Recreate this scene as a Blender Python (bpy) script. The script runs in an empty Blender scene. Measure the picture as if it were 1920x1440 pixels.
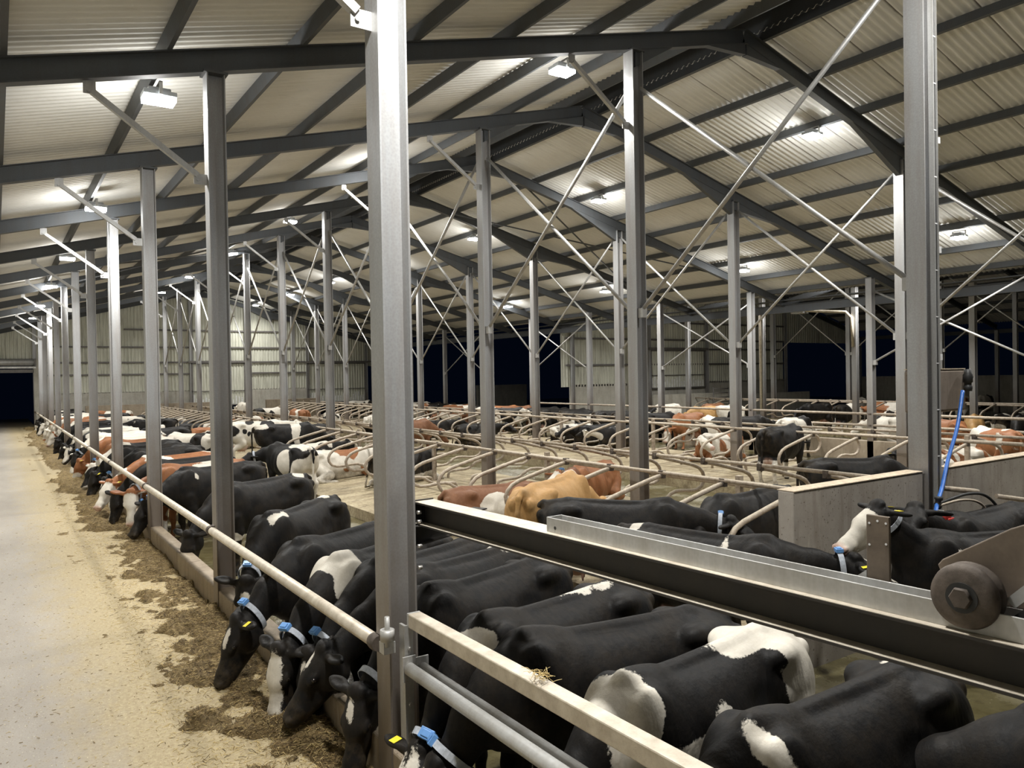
import bpy, bmesh, math, random
import numpy as np
from mathutils import Vector, Matrix
random.seed(7)
D = bpy.data
SC = bpy.context.scene
COL = SC.collection
S = 4.6            # bay length
HC = 2.66          # eye height above the feed passage
FLOOR = -0.20      # level the cows stand on

# ---------------------------------------------------------------- helpers
def prop(o, label=None, cat=None, group=None, kind=None):
    if label: o['label'] = label
    if cat: o['category'] = cat
    if group: o['group'] = group
    if kind: o['kind'] = kind
    return o

def empty(name, loc=(0, 0, 0), rz=0.0, **k):
    o = D.objects.new(name, None); COL.objects.link(o)
    o.location = loc; o.rotation_euler = (0, 0, rz); o.empty_display_size = .1
    return prop(o, **k)

class MB:
    """collects simple shapes; build() links them as one mesh object"""
    def __init__(s): s.v = []; s.f = []; s.m = []; s.sm = []
    def add(s, vs, fs, m=0, smooth=False):
        n = len(s.v); s.v += [tuple(v) for v in vs]
        for f in fs:
            s.f.append(tuple(n + i for i in f)); s.m.append(m); s.sm.append(smooth)
        return s
    def box(s, a, b, m=0, M=None):
        (x0, y0, z0), (x1, y1, z1) = a, b
        vs = [(x0,y0,z0),(x1,y0,z0),(x1,y1,z0),(x0,y1,z0),(x0,y0,z1),(x1,y0,z1),(x1,y1,z1),(x0,y1,z1)]
        if M: vs = [M @ Vector(v) for v in vs]
        return s.add(vs, [(3,2,1,0),(4,5,6,7),(0,1,5,4),(1,2,6,5),(2,3,7,6),(3,0,4,7)], m)
    def bar(s, p, q, w, h, m=0, up=(0, 0, 1)):
        """rectangular bar from p to q, w across, h along up"""
        p, q = Vector(p), Vector(q); t = (q - p).normalized(); u = Vector(up)
        r = t.cross(u).normalized(); u = r.cross(t).normalized()
        o = [(-w/2,-h/2),(w/2,-h/2),(w/2,h/2),(-w/2,h/2)]
        return s.extrude(p, q, r, u, o, m)
    def extrude(s, p, q, r, u, prof, m=0):
        n = len(prof)
        vs = [p + r*a + u*b for a, b in prof] + [q + r*a + u*b for a, b in prof]
        fs = [(i, (i+1) % n, n+(i+1) % n, n+i) for i in range(n)]
        fs += [tuple(range(n-1, -1, -1)), tuple(range(n, 2*n))]
        return s.add(vs, fs, m)
    def isec(s, p, q, w, h, tf, tw, up=(0, 0, 1), m=0):
        """I section: h along up, flanges w wide"""
        p, q = Vector(p), Vector(q); t = (q - p).normalized(); u = Vector(up)
        r = t.cross(u).normalized(); u = r.cross(t).normalized()
        a, b, c = w/2, h/2, tw/2
        prof = [(-a,-b),(a,-b),(a,-b+tf),(c,-b+tf),(c,b-tf),(a,b-tf),(a,b),(-a,b),(-a,b-tf),(-c,b-tf),(-c,-b+tf),(-a,-b+tf)]
        n = 12
        vs = [p + r*x + u*y for x, y in prof] + [q + r*x + u*y for x, y in prof]
        fs = [(i, (i+1) % n, n+(i+1) % n, n+i) for i in range(n)]
        caps = [(0,1,2,3,10,11),(3,4,9,10),(4,5,6,7,8,9)]
        fs += [tuple(reversed(c_)) for c_ in caps] + [tuple(n+i for i in c_) for c_ in caps]
        return s.add(vs, fs, m)
    def tube(s, pts, r, n=10, m=0, cap=True, closed=False):
        pts = [Vector(p) for p in pts]; rs = r if isinstance(r, (list, tuple)) else [r]*len(pts)
        L = len(pts); rings = []; prev = None
        for i, p in enumerate(pts):
            a = pts[max(i-1, 0)] if not closed else pts[i-1]; b = pts[min(i+1, L-1)] if not closed else pts[(i+1) % L]
            t = (b - a).normalized()
            if prev is None:
                u = Vector((0,0,1)) if abs(t.z) < .9 else Vector((1,0,0))
            else: u = prev
            x = t.cross(u).normalized(); u = x.cross(t).normalized(); prev = u
            rings.append([p + (x*math.cos(k*2*math.pi/n) + u*math.sin(k*2*math.pi/n))*rs[i] for k in range(n)])
        vs = [v for g in rings for v in g]; fs = []
        for i in range(L if closed else L-1):
            j = (i+1) % L
            for k in range(n):
                fs.append((i*n+k, i*n+(k+1) % n, j*n+(k+1) % n, j*n+k))
        s.add(vs, fs, m, True)
        if cap and not closed:
            k = len(s.v) - len(vs)
            s.f += [tuple(k+i for i in range(n-1,-1,-1)), tuple(k+(L-1)*n+i for i in range(n))]; s.m += [m, m]; s.sm += [False, False]
        return s
    def cyl(s, p, q, r, n=20, m=0): return s.tube([p, q], r, n, m)
    def lathe(s, c, ax, prof, n=32, m=0):
        """prof: (distance along ax, radius)"""
        c = Vector(c); ax = Vector(ax).normalized(); u = Vector((0,0,1)) if abs(ax.z) < .9 else Vector((1,0,0))
        x = ax.cross(u).normalized(); u = x.cross(ax)
        vs = [c + ax*d + (x*math.cos(k*2*math.pi/n) + u*math.sin(k*2*math.pi/n))*r for d, r in prof for k in range(n)]
        L = len(prof)
        fs = [(i*n+k, i*n+(k+1) % n, (i+1)*n+(k+1) % n, (i+1)*n+k) for i in range(L-1) for k in range(n)]
        s.add(vs, fs, m, True)
        k = len(s.v) - len(vs)
        s.f += [tuple(k+i for i in range(n-1,-1,-1)), tuple(k+(L-1)*n+i for i in range(n))]; s.m += [m, m]; s.sm += [False, False]
        return s
    def ball(s, c, r, m=0, n=12, sc=(1,1,1)):
        c = Vector(c); vs = []; fs = []
        for i in range(n//2+1):
            th = math.pi*i/(n//2)
            for k in range(n):
                ph = 2*math.pi*k/n
                vs.append(c + Vector((math.sin(th)*math.cos(ph)*r*sc[0], math.sin(th)*math.sin(ph)*r*sc[1], math.cos(th)*r*sc[2])))
        for i in range(n//2):
            for k in range(n): fs.append((i*n+k, (i+1)*n+k, (i+1)*n+(k+1) % n, i*n+(k+1) % n))
        return s.add(vs, fs, m, True)
    def mesh(s, name, mats):
        me = D.meshes.new(name); me.from_pydata([tuple(v) for v in s.v], [], s.f)
        for m in (mats if isinstance(mats, (list, tuple)) else [mats]): me.materials.append(m)
        me.polygons.foreach_set('material_index', s.m); me.polygons.foreach_set('use_smooth', s.sm)
        me.validate(); me.update()
        return me
    def build(s, name, mats, parent=None, bevel=0.0, origin=None, **k):
        if origin is not None:
            o3 = Vector(origin); s.v = [tuple(Vector(v) - o3) for v in s.v]
        o = D.objects.new(name, s.mesh(name, mats)); COL.objects.link(o)
        if origin is not None: o.location = origin
        if parent: o.parent = parent
        if bevel:
            b = o.modifiers.new('bevel', 'BEVEL'); b.width = bevel; b.segments = 2; b.limit_method = 'ANGLE'
        return prop(o, **k)

def grid_obj(name, X, Y, Z, mat, smooth=True, parent=None, **k):
    """mesh from 2-D arrays of coordinates"""
    n, m = X.shape
    me = D.meshes.new(name)
    me.vertices.add(n*m); me.vertices.foreach_set('co', np.stack([X, Y, Z], -1).astype(np.float32).ravel())
    idx = np.arange(n*m).reshape(n, m)
    q = np.stack([idx[:-1,:-1], idx[1:,:-1], idx[1:,1:], idx[:-1,1:]], -1).reshape(-1, 4)
    me.loops.add(q.size); me.loops.foreach_set('vertex_index', q.ravel().astype(np.int32))
    me.polygons.add(len(q)); me.polygons.foreach_set('loop_start', np.arange(0, q.size, 4, dtype=np.int32))
    me.update(calc_edges=True); me.polygons.foreach_set('use_smooth', np.full(len(q), smooth))
    me.materials.append(mat); me.validate()
    o = D.objects.new(name, me); COL.objects.link(o)
    if parent: o.parent = parent
    return prop(o, **k)

# lattice noise for shapes and coats
class Noise:
    def __init__(s, seed): s.t = np.random.RandomState(seed).rand(32, 32, 32).astype(np.float32)*2-1
    def __call__(s, P):
        P = np.asarray(P, np.float32); i = np.floor(P).astype(np.int32); f = P - i; f = f*f*(3-2*f)
        i0 = i & 31; i1 = (i+1) & 31; t = s.t
        def g(a, b, c): return t[a[...,0], b[...,1], c[...,2]]
        fx, fy, fz = f[...,0], f[...,1], f[...,2]
        a = g(i0,i0,i0)*(1-fx)+g(i1,i0,i0)*fx; b = g(i0,i1,i0)*(1-fx)+g(i1,i1,i0)*fx
        c = g(i0,i0,i1)*(1-fx)+g(i1,i0,i1)*fx; d = g(i0,i1,i1)*(1-fx)+g(i1,i1,i1)*fx
        return (a*(1-fy)+b*fy)*(1-fz)+(c*(1-fy)+d*fy)*fz
N0 = Noise(3)

# ---------------------------------------------------------------- materials
class MT:
    def __init__(s, name):
        s.m = D.materials.new(name); s.m.use_nodes = True; s.nt = s.m.node_tree; s.n = s.nt.nodes
        s.p = s.n['Principled BSDF']; s.i = 0
        s.tc = s.node('ShaderNodeTexCoord'); s.geo = s.node('ShaderNodeNewGeometry')
    def node(s, t, **k):
        n = s.n.new(t); s.i += 1; n.location = (-200*s.i, 0)
        for a, b in k.items(): setattr(n, a, b)
        return n
    def link(s, a, b): s.nt.links.new(a, b)
    def set(s, **k):
        for a, b in k.items():
            a = a.replace('_', ' ').title().replace('Ior', 'IOR')
            s.p.inputs[a].default_value = b
        return s
    def noise(s, scale, detail=4, rough=.6, vec=None, obj=True, stretch=None, dist=0):
        n = s.node('ShaderNodeTexNoise'); n.inputs['Scale'].default_value = scale; n.inputs['Detail'].default_value = detail
        n.inputs['Roughness'].default_value = rough; n.inputs['Distortion'].default_value = dist
        v = vec or (s.tc.outputs['Object'] if obj else s.geo.outputs['Position'])
        if stretch:
            mp = s.node('ShaderNodeMapping'); mp.inputs['Scale'].default_value = stretch; s.link(v, mp.inputs['Vector']); v = mp.outputs[0]
        s.link(v, n.inputs['Vector']); return n.outputs['Fac']
    def ramp(s, fac, stops):
        r = s.node('ShaderNodeValToRGB'); e = r.color_ramp.elements
        while len(e) < len(stops): e.new(.5)
        for el, (p, c) in zip(e, stops):
            el.position = p; el.color = (*c, 1) if not isinstance(c, float) else (c, c, c, 1)
        s.link(fac, r.inputs[0]); return r.outputs[0]
    def mix(s, fac, a, b, mode='MIX'):
        n = s.node('ShaderNodeMix', data_type='RGBA', blend_type=mode)
        for sock, v in ((n.inputs[0], fac), (n.inputs[6], a), (n.inputs[7], b)):
            if isinstance(v, (int, float)): sock.default_value = v
            elif isinstance(v, tuple): sock.default_value = (*v, 1)
            else: s.link(v, sock)
        return n.outputs[2]
    def math(s, op, a, b=0.0, c=0.0, clamp=False):
        n = s.node('ShaderNodeMath', operation=op, use_clamp=clamp)
        for sock, v in zip(n.inputs, (a, b, c)):
            if isinstance(v, (int, float)): sock.default_value = v
            else: s.link(v, sock)
        return n.outputs[0]
    def pos(s, axis, obj=False):
        x = s.node('ShaderNodeSeparateXYZ'); s.link(s.tc.outputs['Object'] if obj else s.geo.outputs['Position'], x.inputs[0]); return x.outputs[axis]
    def attr(s, name):
        a = s.node('ShaderNodeAttribute', attribute_name=name); return a.outputs['Fac']
    def color(s, c): s.link(c, s.p.inputs['Base Color']); return s
    def rough(s, c): s.link(c, s.p.inputs['Roughness']); return s
    def bump(s, h, strength=.3, dist=.01):
        b = s.node('ShaderNodeBump'); b.inputs['Strength'].default_value = strength; b.inputs['Distance'].default_value = dist
        s.link(h, b.inputs['Height']); s.link(b.outputs[0], s.p.inputs['Normal']); return s

def simple(name, c, rough=.5, metal=0.0, vary=.25, scale=6, bump=0.0, obj=True, **k):
    m = MT(name); f = m.noise(scale, 6, .65, obj=obj)
    m.color(m.ramp(f, [(.3, tuple(x*(1-vary) for x in c)), (.7, tuple(min(1, x*(1+vary)) for x in c))]))
    m.set(roughness=rough, metallic=metal)
    if bump: m.bump(f, bump)
    return m.m
M = {}
def mat_galv(name, base, dirt, metal=.55, rough=.5, dirt_amt=.5):
    m = MT(name)
    sp = m.node('ShaderNodeTexVoronoi'); sp.inputs['Scale'].default_value = 55; m.link(m.geo.outputs['Position'], sp.inputs['Vector'])
    c = m.mix(.5, m.ramp(sp.outputs['Distance'], [(0, tuple(x*.86 for x in base)), (1, tuple(x*1.12 for x in base))]), base)
    streak = m.noise(5, 7, .7, obj=False, stretch=(1, 1, .12))
    c = m.mix(m.math('MULTIPLY', m.ramp(streak, [(.42, 0.0), (.72, 1.0)]), dirt_amt), c, dirt)
    m.color(c).set(metallic=metal, roughness=rough)
    m.bump(streak, .08); return m.m
M['galv'] = mat_galv('galvanised_steel', (.50, .50, .49), (.22, .18, .13))
def mat_column():
    m = MT('column_steel')
    sp = m.node('ShaderNodeTexVoronoi'); sp.inputs['Scale'].default_value = 60; m.link(m.geo.outputs['Position'], sp.inputs['Vector'])
    c = m.mix(.5, m.ramp(sp.outputs['Distance'], [(0, (.31,.315,.32)), (1, (.45,.455,.46))]), (.38,.385,.39))
    st = m.noise(6, 7, .7, obj=False, stretch=(1, 1, .1))
    c = m.mix(m.math('MULTIPLY', m.ramp(st, [(.4, 0.0), (.75, 1.0)]), .55), c, (.25, .20, .15))
    z = m.pos(2); low = m.math('SUBTRACT', 1.0, m.math('DIVIDE', m.math('ADD', z, m.math('MULTIPLY', m.noise(3, 5, obj=False), -1.2)), 1.6), clamp=True)
    c = m.mix(m.math('MULTIPLY', low, .75, clamp=True), c, (.17, .125, .085))
    m.color(c).set(metallic=.45, roughness=.5); m.bump(st, .06); return m.m
M['column'] = mat_column()
M['dark_steel'] = mat_galv('weathered_roof_steel', (.098, .106, .114), (.085, .07, .055), .35, .6, .4)
M['black_steel'] = mat_galv('dark_painted_steel', (.038, .035, .032), (.06, .048, .036), .3, .6, .5)
def mat_pipe():
    m = MT('dirty_pipe'); f = m.noise(14, 7, .7, obj=False); g = m.noise(60, 3, .6, obj=False)
    c = m.ramp(f, [(.3, (.20, .155, .11)), (.55, (.36, .30, .235)), (.75, (.48, .42, .34))])
    nz = m.node('ShaderNodeSeparateXYZ'); m.link(m.geo.outputs['Normal'], nz.inputs[0])
    top = m.ramp(nz.outputs[2], [(.35, 0.0), (.9, 1.0)])
    c = m.mix(m.math('MULTIPLY', top, m.ramp(g, [(.35, .2), (.6, .85)])), c, (.56, .49, .38))
    m.color(c).set(metallic=.1, roughness=.65); m.bump(g, .35, .006); return m.m
M['pipe'] = mat_pipe()
def mat_rail():
    m = MT('worn_feed_rail'); f = m.noise(10, 7, .7, obj=False); g = m.noise(40, 4, .7, obj=False)
    c = m.ramp(f, [(.3, (.42, .36, .28)), (.6, (.62, .56, .46)), (.8, (.70, .66, .58))])
    c = m.mix(m.ramp(g, [(.62, 0.0), (.72, .7)]), c, (.2, .15, .1))
    m.color(c).set(metallic=.25, roughness=.5); m.bump(g, .15, .004); return m.m
M['rail'] = mat_rail()
def mat_floor():
    m = MT('feed_passage_concrete'); x = m.pos(0)
    big = m.noise(.8, 6, .6, obj=False, stretch=(1, .35, 1)); fine = m.noise(28, 8, .75, obj=False); mid = m.noise(5, 6, .7, obj=False, stretch=(1, .5, 1))
    c = m.ramp(big, [(.3, (.27, .24, .205)), (.5, (.325, .295, .255)), (.7, (.38, .345, .30))])
    # straw dust swept against the feed, ragged edge
    dx = m.math('ADD', x, m.math('MULTIPLY', m.math('SUBTRACT', mid, .5), 1.1))
    dust = m.ramp(m.math('MULTIPLY', dx, .5), [(.10, 0.0), (.42, .9), (.75, 1.0)])
    c = m.mix(dust, c, m.ramp(fine, [(.35, (.28, .215, .115)), (.65, (.44, .365, .215))]))
    spk = m.noise(75, 3, .6, obj=False, stretch=(1, .6, 1))
    c = m.mix(m.ramp(spk, [(.60, 0.0), (.68, .75)]), c, (.20, .14, .07))
    c = m.mix(m.ramp(m.noise(60, 3, .5, obj=False), [(.66, 0.0), (.72, .7)]), c, (.80, .72, .50))
    c = m.mix(m.ramp(mid, [(.58, 0.0), (.78, .45)]), c, (.27, .21, .14))
    m.color(c).set(roughness=.8); m.bump(fine, .35, .01); return m.m
M['floor'] = mat_floor()
def mat_slurry():
    m = MT('wet_slurry_floor'); a = m.noise(1.1, 6, .65, obj=False); b = m.noise(9, 7, .7, obj=False)
    c = m.ramp(a, [(.3, (.06, .048, .014)), (.5, (.13, .112, .055)), (.7, (.26, .235, .16))])
    c = m.mix(m.ramp(b, [(.5, 0.0), (.7, .6)]), c, (.06, .045, .02))
    m.color(c); m.rough(m.ramp(a, [(.35, .12), (.6, .35), (.75, .6)])); m.bump(b, .35, .02); m.set(specular_ior_level=.6); return m.m
M['slurry'] = mat_slurry()
def mat_bed():
    m = MT('stall_bed'); a = m.noise(1.6, 6, .65, obj=False, stretch=(.35, 1, 1)); b = m.noise(16, 7, .75, obj=False)
    c = m.ramp(a, [(.3, (.20, .155, .085)), (.55, (.40, .335, .21)), (.75, (.56, .49, .34))])
    c = m.mix(m.ramp(b, [(.46, 0.0), (.68, .85)]), c, (.15, .105, .055))
    c = m.mix(m.ramp(m.noise(2.6, 6, .7, obj=False, stretch=(.6, 1, 1)), [(.5, 0.0), (.64, .75)]), c, (.13, .095, .05))
    c = m.mix(m.ramp(m.noise(50, 4, .6, obj=False), [(.62, 0.0), (.7, .8)]), c, (.66, .58, .40))
    m.color(c).set(roughness=.75); m.bump(b, .5, .02); return m.m
M['bed'] = mat_bed()
def mat_concrete(name, c0, c1, stain, rough=.8, streaks=True):
    m = MT(name); a = m.noise(2, 8, .7, obj=False); b = m.noise(7, 6, .7, obj=False, stretch=(1, 1, .12) if streaks else None)
    c = m.ramp(a, [(.3, c0), (.7, c1)])
    c = m.mix(m.ramp(b, [(.5, 0.0), (.75, .75)]), c, stain)
    d = m.noise(45, 2, .5, obj=False); c = m.mix(m.ramp(d, [(.66, 0.0), (.71, .8)]), c, (.09, .065, .04))
    l = m.noise(30, 3, .6, obj=False, stretch=(1, 1, .08)); c = m.mix(m.ramp(l, [(.66, 0.0), (.74, .5)]), c, (.62, .56, .48))
    m.color(c).set(roughness=rough); m.bump(a, .2, .02); return m.m
M['concrete'] = mat_concrete('splashed_concrete', (.31, .275, .235), (.43, .39, .34), (.21, .17, .13))
M['kerb'] = mat_concrete('kerb_concrete', (.22, .17, .12), (.36, .30, .22), (.13, .095, .06), .6)
M['wall_concrete'] = mat_concrete('end_wall_concrete', (.36, .34, .29), (.50, .48, .42), (.24, .21, .16))
M['dry_top'] = simple('dusty_wall_top', (.56, .46, .34), .9, 0, .3, 22, .3, False)
def mat_roof():
    m = MT('fibre_cement_sheet'); y = m.pos(1); a = m.noise(.7, 6, .65, obj=False, stretch=(.4, 1, 1)); b = m.noise(12, 6, .7, obj=False, stretch=(.3, 1, 1))
    c = m.ramp(a, [(.3, (.66, .65, .61)), (.7, (.78, .77, .73))])
    c = m.mix(m.ramp(b, [(.55, 0.0), (.8, .4)]), c, (.52, .49, .44))
    fr = m.math('FRACT', m.math('DIVIDE', m.math('ADD', y, m.math('MULTIPLY', m.noise(1.5, 3, obj=False), .05)), 1.022))
    lap = m.ramp(fr, [(0, 1.0), (.022, 1.0), (.045, 0.0)])
    c = m.mix(m.math('MULTIPLY', lap, .85), c, (.06, .05, .04))
    m.color(c).set(roughness=.8); return m.m
M['roof'] = mat_roof()
def mat_clad():
    m = MT('weathered_wall_cladding'); a = m.noise(1.2, 7, .7, obj=False, stretch=(1, 1, .25)); b = m.noise(9, 6, .7, obj=False, stretch=(1.5, 1, .07))
    c = m.ramp(a, [(.3, (.50, .50, .42)), (.7, (.70, .70, .60))])
    c = m.mix(m.ramp(b, [(.48, 0.0), (.72, .75)]), c, (.20, .185, .14))
    m.color(c).set(roughness=.6, metallic=.1); return m.m
M['clad'] = mat_clad()
M['clad_white'] = simple('limewash', (.7, .7, .68), .8, 0, .3, 5)
M['girt'] = simple('wall_girt_steel', (.16, .15, .14), .6, .3)
M['feed'] = None
def mat_feed():
    m = MT('silage'); a = m.noise(6, 7, .75, obj=False); b = m.noise(55, 6, .8, obj=False, stretch=(1, .5, 1)); c2 = m.noise(110, 3, .6, obj=False, stretch=(.35, 1, 1))
    c = m.ramp(a, [(.3, (.15, .10, .038)), (.55, (.27, .19, .08)), (.75, (.40, .29, .13))])
    c = m.mix(m.ramp(b, [(.46, 0.0), (.66, .8)]), c, (.07, .046, .016))
    c = m.mix(m.ramp(c2, [(.6, 0.0), (.68, .85)]), c, (.60, .47, .23))
    m.color(c).set(roughness=.85); m.bump(b, .9, .03); return m.m
M['feed'] = mat_feed()
M['straw_a'] = simple('straw_pale', (.58, .44, .19), .7, 0, .3, 30)
M['straw_b'] = simple('straw_brown', (.22, .145, .055), .8, 0, .35, 30)
M['straw_c'] = simple('silage_dark', (.085, .055, .022), .8, 0, .35, 30)
def emit(name, c, st):
    m = MT(name); m.set(base_color=(0, 0, 0, 1)); m.p.inputs['Emission Color'].default_value = (*c, 1); m.p.inputs['Emission Strength'].default_value = st; return m.m
M['lamp'] = emit('lit_lamp_lens', (.93, .97, 1.0), 60)
M['plastic_grey'] = simple('grey_plastic', (.40, .42, .44), .45, 0, .1)
M['blue'] = simple('blue_plastic', (.035, .14, .48), .4, 0, .25, 9)
M['collar_blue'] = simple('collar_transponder_blue', (.13, .30, .62), .4, 0, .12)
M['strap'] = simple('collar_webbing', (.40, .43, .48), .7, 0, .25, 40)
M['tag'] = simple('yellow_ear_tag', (.85, .68, .03), .45, 0, .1)
M['tag_white'] = simple('white_ear_tag', (.75, .75, .72), .45, 0, .1)
M['tag_mark'] = simple('ear_tag_print', (.03, .03, .03), .6)
M['black_rubber'] = simple('black_rubber', (.022, .022, .022), .5, 0, .3, 20)
M['red'] = simple('red_coupling', (.55, .04, .03), .4, 0, .2)
M['rust'] = simple('rusted_steel', (.105, .085, .07), .7, .35, .45, 12, .3)
M['plate'] = simple('brown_painted_plate', (.17, .135, .105), .5, .4, .3, 7, .1)
M['bolt'] = simple('bolt_steel', (.5, .48, .45), .4, .8)
M['white_plastic'] = simple('white_clip', (.75, .75, .75), .5)
M['eye'] = MT('cow_eye').set(base_color=(.012, .009, .007, 1), roughness=.08).m
M['dusty_box'] = mat_concrete('dusty_box_steel', (.15, .12, .095), (.24, .195, .155), (.09, .07, .05))
EXPOSURE = 0.2; LAMP = 215.0; SPILL = 55.0
# ---------------------------------------------------------------- camera, world
TH, PH, RO, FPX = math.radians(33.9), math.radians(.62), math.radians(1.0), 1443.0
st, ct, sp_, cp_ = math.sin(TH), math.cos(TH), math.sin(PH), math.cos(PH)
fw = Vector((st*cp_, ct*cp_, -sp_)); r_ = Vector((ct, -st, 0)); u_ = Vector((st*sp_, ct*sp_, cp_))
rr = r_*math.cos(RO) - u_*math.sin(RO); uu = u_*math.cos(RO) + r_*math.sin(RO)
cd = D.cameras.new('camera'); cam = D.objects.new('camera', cd); COL.objects.link(cam)
Rm = Matrix((rr, uu, -fw)).transposed()
cam.matrix_world = Matrix.Translation((0, 0, HC)) @ Rm.to_4x4()
cd.sensor_width = 36; cd.lens = 36*FPX/1920; cd.clip_start = .05; cd.clip_end = 500
SC.camera = cam
def ray(u, v): return fw + rr*((u-960)/FPX) + uu*((720-v)/FPX)
def atz(u, v, z):
    r = ray(u, v); return r*((z-HC)/r.z) + Vector((0, 0, HC))
def atx(u, v, x):
    r = ray(u, v); return r*(x/r.x) + Vector((0, 0, HC))
def aty(u, v, y):
    r = ray(u, v); return r*(y/r.y) + Vector((0, 0, HC))

w = D.worlds.new('night'); SC.world = w; w.use_nodes = True
bg = w.node_tree.nodes['Background']; bg.inputs[0].default_value = (.10, .22, .60, 1); bg.inputs[1].default_value = .006
SC.view_settings.view_transform = 'Standard'; SC.view_settings.look = 'None'; SC.view_settings.gamma = 1
SC.view_settings.exposure = EXPOSURE

# ---------------------------------------------------------------- ground
def flat(name, x0, x1, y0, y1, z0, z1, mat, bottom=None, **k):
    """floor slab; z0 at x0, z1 at x1"""
    b = min(z0, z1)-.3 if bottom is None else bottom
    m = MB(); m.add([(x0,y0,z0),(x1,y0,z1),(x1,y1,z1),(x0,y1,z0),(x0,y0,b),(x1,y0,b),(x1,y1,b),(x0,y1,b)],
                    [(0,1,2,3),(7,6,5,4),(4,5,1,0),(5,6,2,1),(6,7,3,2),(7,4,0,3)])
    return m.build(name, mat, kind='structure', **k)
YE = 55.2; YS = 32.2
flat('floor_feed_passage', -2.6, 2.06, -3, 70, 0, 0, M['floor'])
flat('floor_slurry_passage', 2.06, 24.8, -3, YE, FLOOR, FLOOR, M['slurry'])
flat('floor_second_house', 24.8, 75, -3, 75, FLOOR, FLOOR, M['slurry'])
flat('floor_stall_bed', 6.1, 11.3, 4.9, 50.6, .0, .0, M['bed'], bottom=FLOOR-.1)
bd = MB()
for a, b, za, zb in ((6.1, 8.7, .0, .16), (8.7, 11.3, .16, .0)):
    bd.add([(a,4.9,za+.004),(b,4.9,zb+.004),(b,50.6,zb+.004),(a,50.6,za+.004)], [(0,1,2,3)])
bd.build('floor_stall_bed_crown', M['bed'], kind='structure')
flat('floor_stall_bed_far', 14.1, 19.3, 6.9, 50.6, .02, .02, M['bed'], bottom=FLOOR-.1)
flat('floor_stall_bed_second_house', 31.2, 36.4, 6.9, 31.5, .02, .02, M['bed'], bottom=FLOOR-.1)
kb = MB()
y = -3.0
while y < YE:                        # kerb cast in lengths
    kb.box((2.06, y, -.4), (2.24, min(y+2.28, YE), .28)); y += 2.3
kb.build('trim_feed_kerb', M['kerb'], bevel=.015, kind='structure')
kb = MB(); kb.box((22.8, 6.9, -.3), (22.98, 31.8, .42)); kb.build('trim_second_kerb', M['kerb'], bevel=.02, kind='structure')

# ---------------------------------------------------------------- steel frames
XR, ZR, SL = 11.35, 8.7, .26
X0L, X1R = -2.35, 24.8
XR2, X2E = 38.3, 52.0
def zr(x): return ZR - SL*abs(x-XR) if x <= X1R else ZR - SL*abs(x-XR2)
RH = .26                                     # rafter depth
def column(x, k, top=None, w=.2, d=.2, xlab=None, brace=False, flange_y=True):
    y = S*k; zt = (zr(x) - RH/2*1.03 - .02) if top is None else top
    m = MB(); m.isec((x, y, FLOOR-.1), (x, y, zt), w, d, .014, .010, up=(1, 0, 0))
    o = m.build('steel_column', M['column'], kind='structure')
    p = MB()                                 # cap plate with bolts under the rafter
    p.box((x-d/2-.03, y-w/2-.02, zt-.015), (x+d/2+.03, y+w/2+.02, zt+.012))
    p.build('cap_plate', M['dark_steel'], o)
    if brace:                                # knee brace from the rafter down to the column
        xa = x - 1.32; za = zr(xa) - RH/2; xb = x - d/2; zb = zt - 1.22
        b = MB(); b.bar((xa+.08, y, za-.10), (xb-.10, y, zb+.05), .06, .06)
        br = b.build('knee_brace', M['galv'], o)
        g = MB(); g.box((xa-.0, y-.006, za-.13), (xa+.12, y+.006, za+.01)); g.box((xb-.14, y-.006, zb-.05), (xb+.005, y+.006, zb+.07))
        g.lathe((xb-.1, y-.012, zb), (0, -1, 0), [(0, .016), (.014, .016)], 8); g.lathe((xa+.05, y-.012, za-.1), (0, -1, 0), [(0, .016), (.014, .016)], 8)
        g.build('gusset_plate', M['galv'], br)
    return o
XA, XB, XC, XD = 2.15, 8.64, 16.5, 22.9
colA = {}; colB = {}
for k in range(1, 12): colA[k] = column(XA, k, brace=True)
for k in range(1, 12): colB[k] = column(XB, k, brace=(k > 1), w=.22, d=.22)
for k in range(2, 12): column(XC, k, w=.22, d=.22)
for k in range(2, 12): column(XD, k)
for k in range(2, 7):
    column(29.4, k)
    column(36.2, k, w=.22, d=.22)
for k in range(3, 7): column(43.6, k)
for k in range(4, 8): column(52.0, k)

def rafter(k, x0, xr, x1, haunch=()):
    y = S*k; m = MB()
    zl, zm, zq = zr(x0), ZR, ZR-SL*abs(x1-xr)
    m.isec((x0, y, zl), (xr, y, zm), .14, RH, .014, .01); m.isec((xr, y, zm), (x1, y, zq), .14, RH, .014, .01)
    h = RH/2
    for a, b, drop in haunch:                # tapering stiffening wedge under the rafter, deepest at b
        za, zb = zr(a)-h, zr(b)-h
        m.add([(a,y-.055,za),(b,y-.055,zb),(b,y-.055,zb-drop),(a,y+.055,za),(b,y+.055,zb),(b,y+.055,zb-drop)],
              [(0,1,2),(5,4,3),(0,3,4,1),(1,4,5,2),(2,5,3,0)])
    return m.build('roof_rafter', M['dark_steel'], kind='structure')
for k in range(1, 13):
    rafter(k, X0L, XR, X1R, ((XR-1.0, XR-.02, .2), (XR+1.0, XR+.02, .2), (14.6, XC, .42), (18.2, XC, .25), (9.5, XB, .28)))
for k in range(2, 8):
    rafter(k, X1R, XR2, X2E, ((XR2-1.0, XR2-.02, .2), (XR2+1.0, XR2+.02, .2)))

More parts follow.
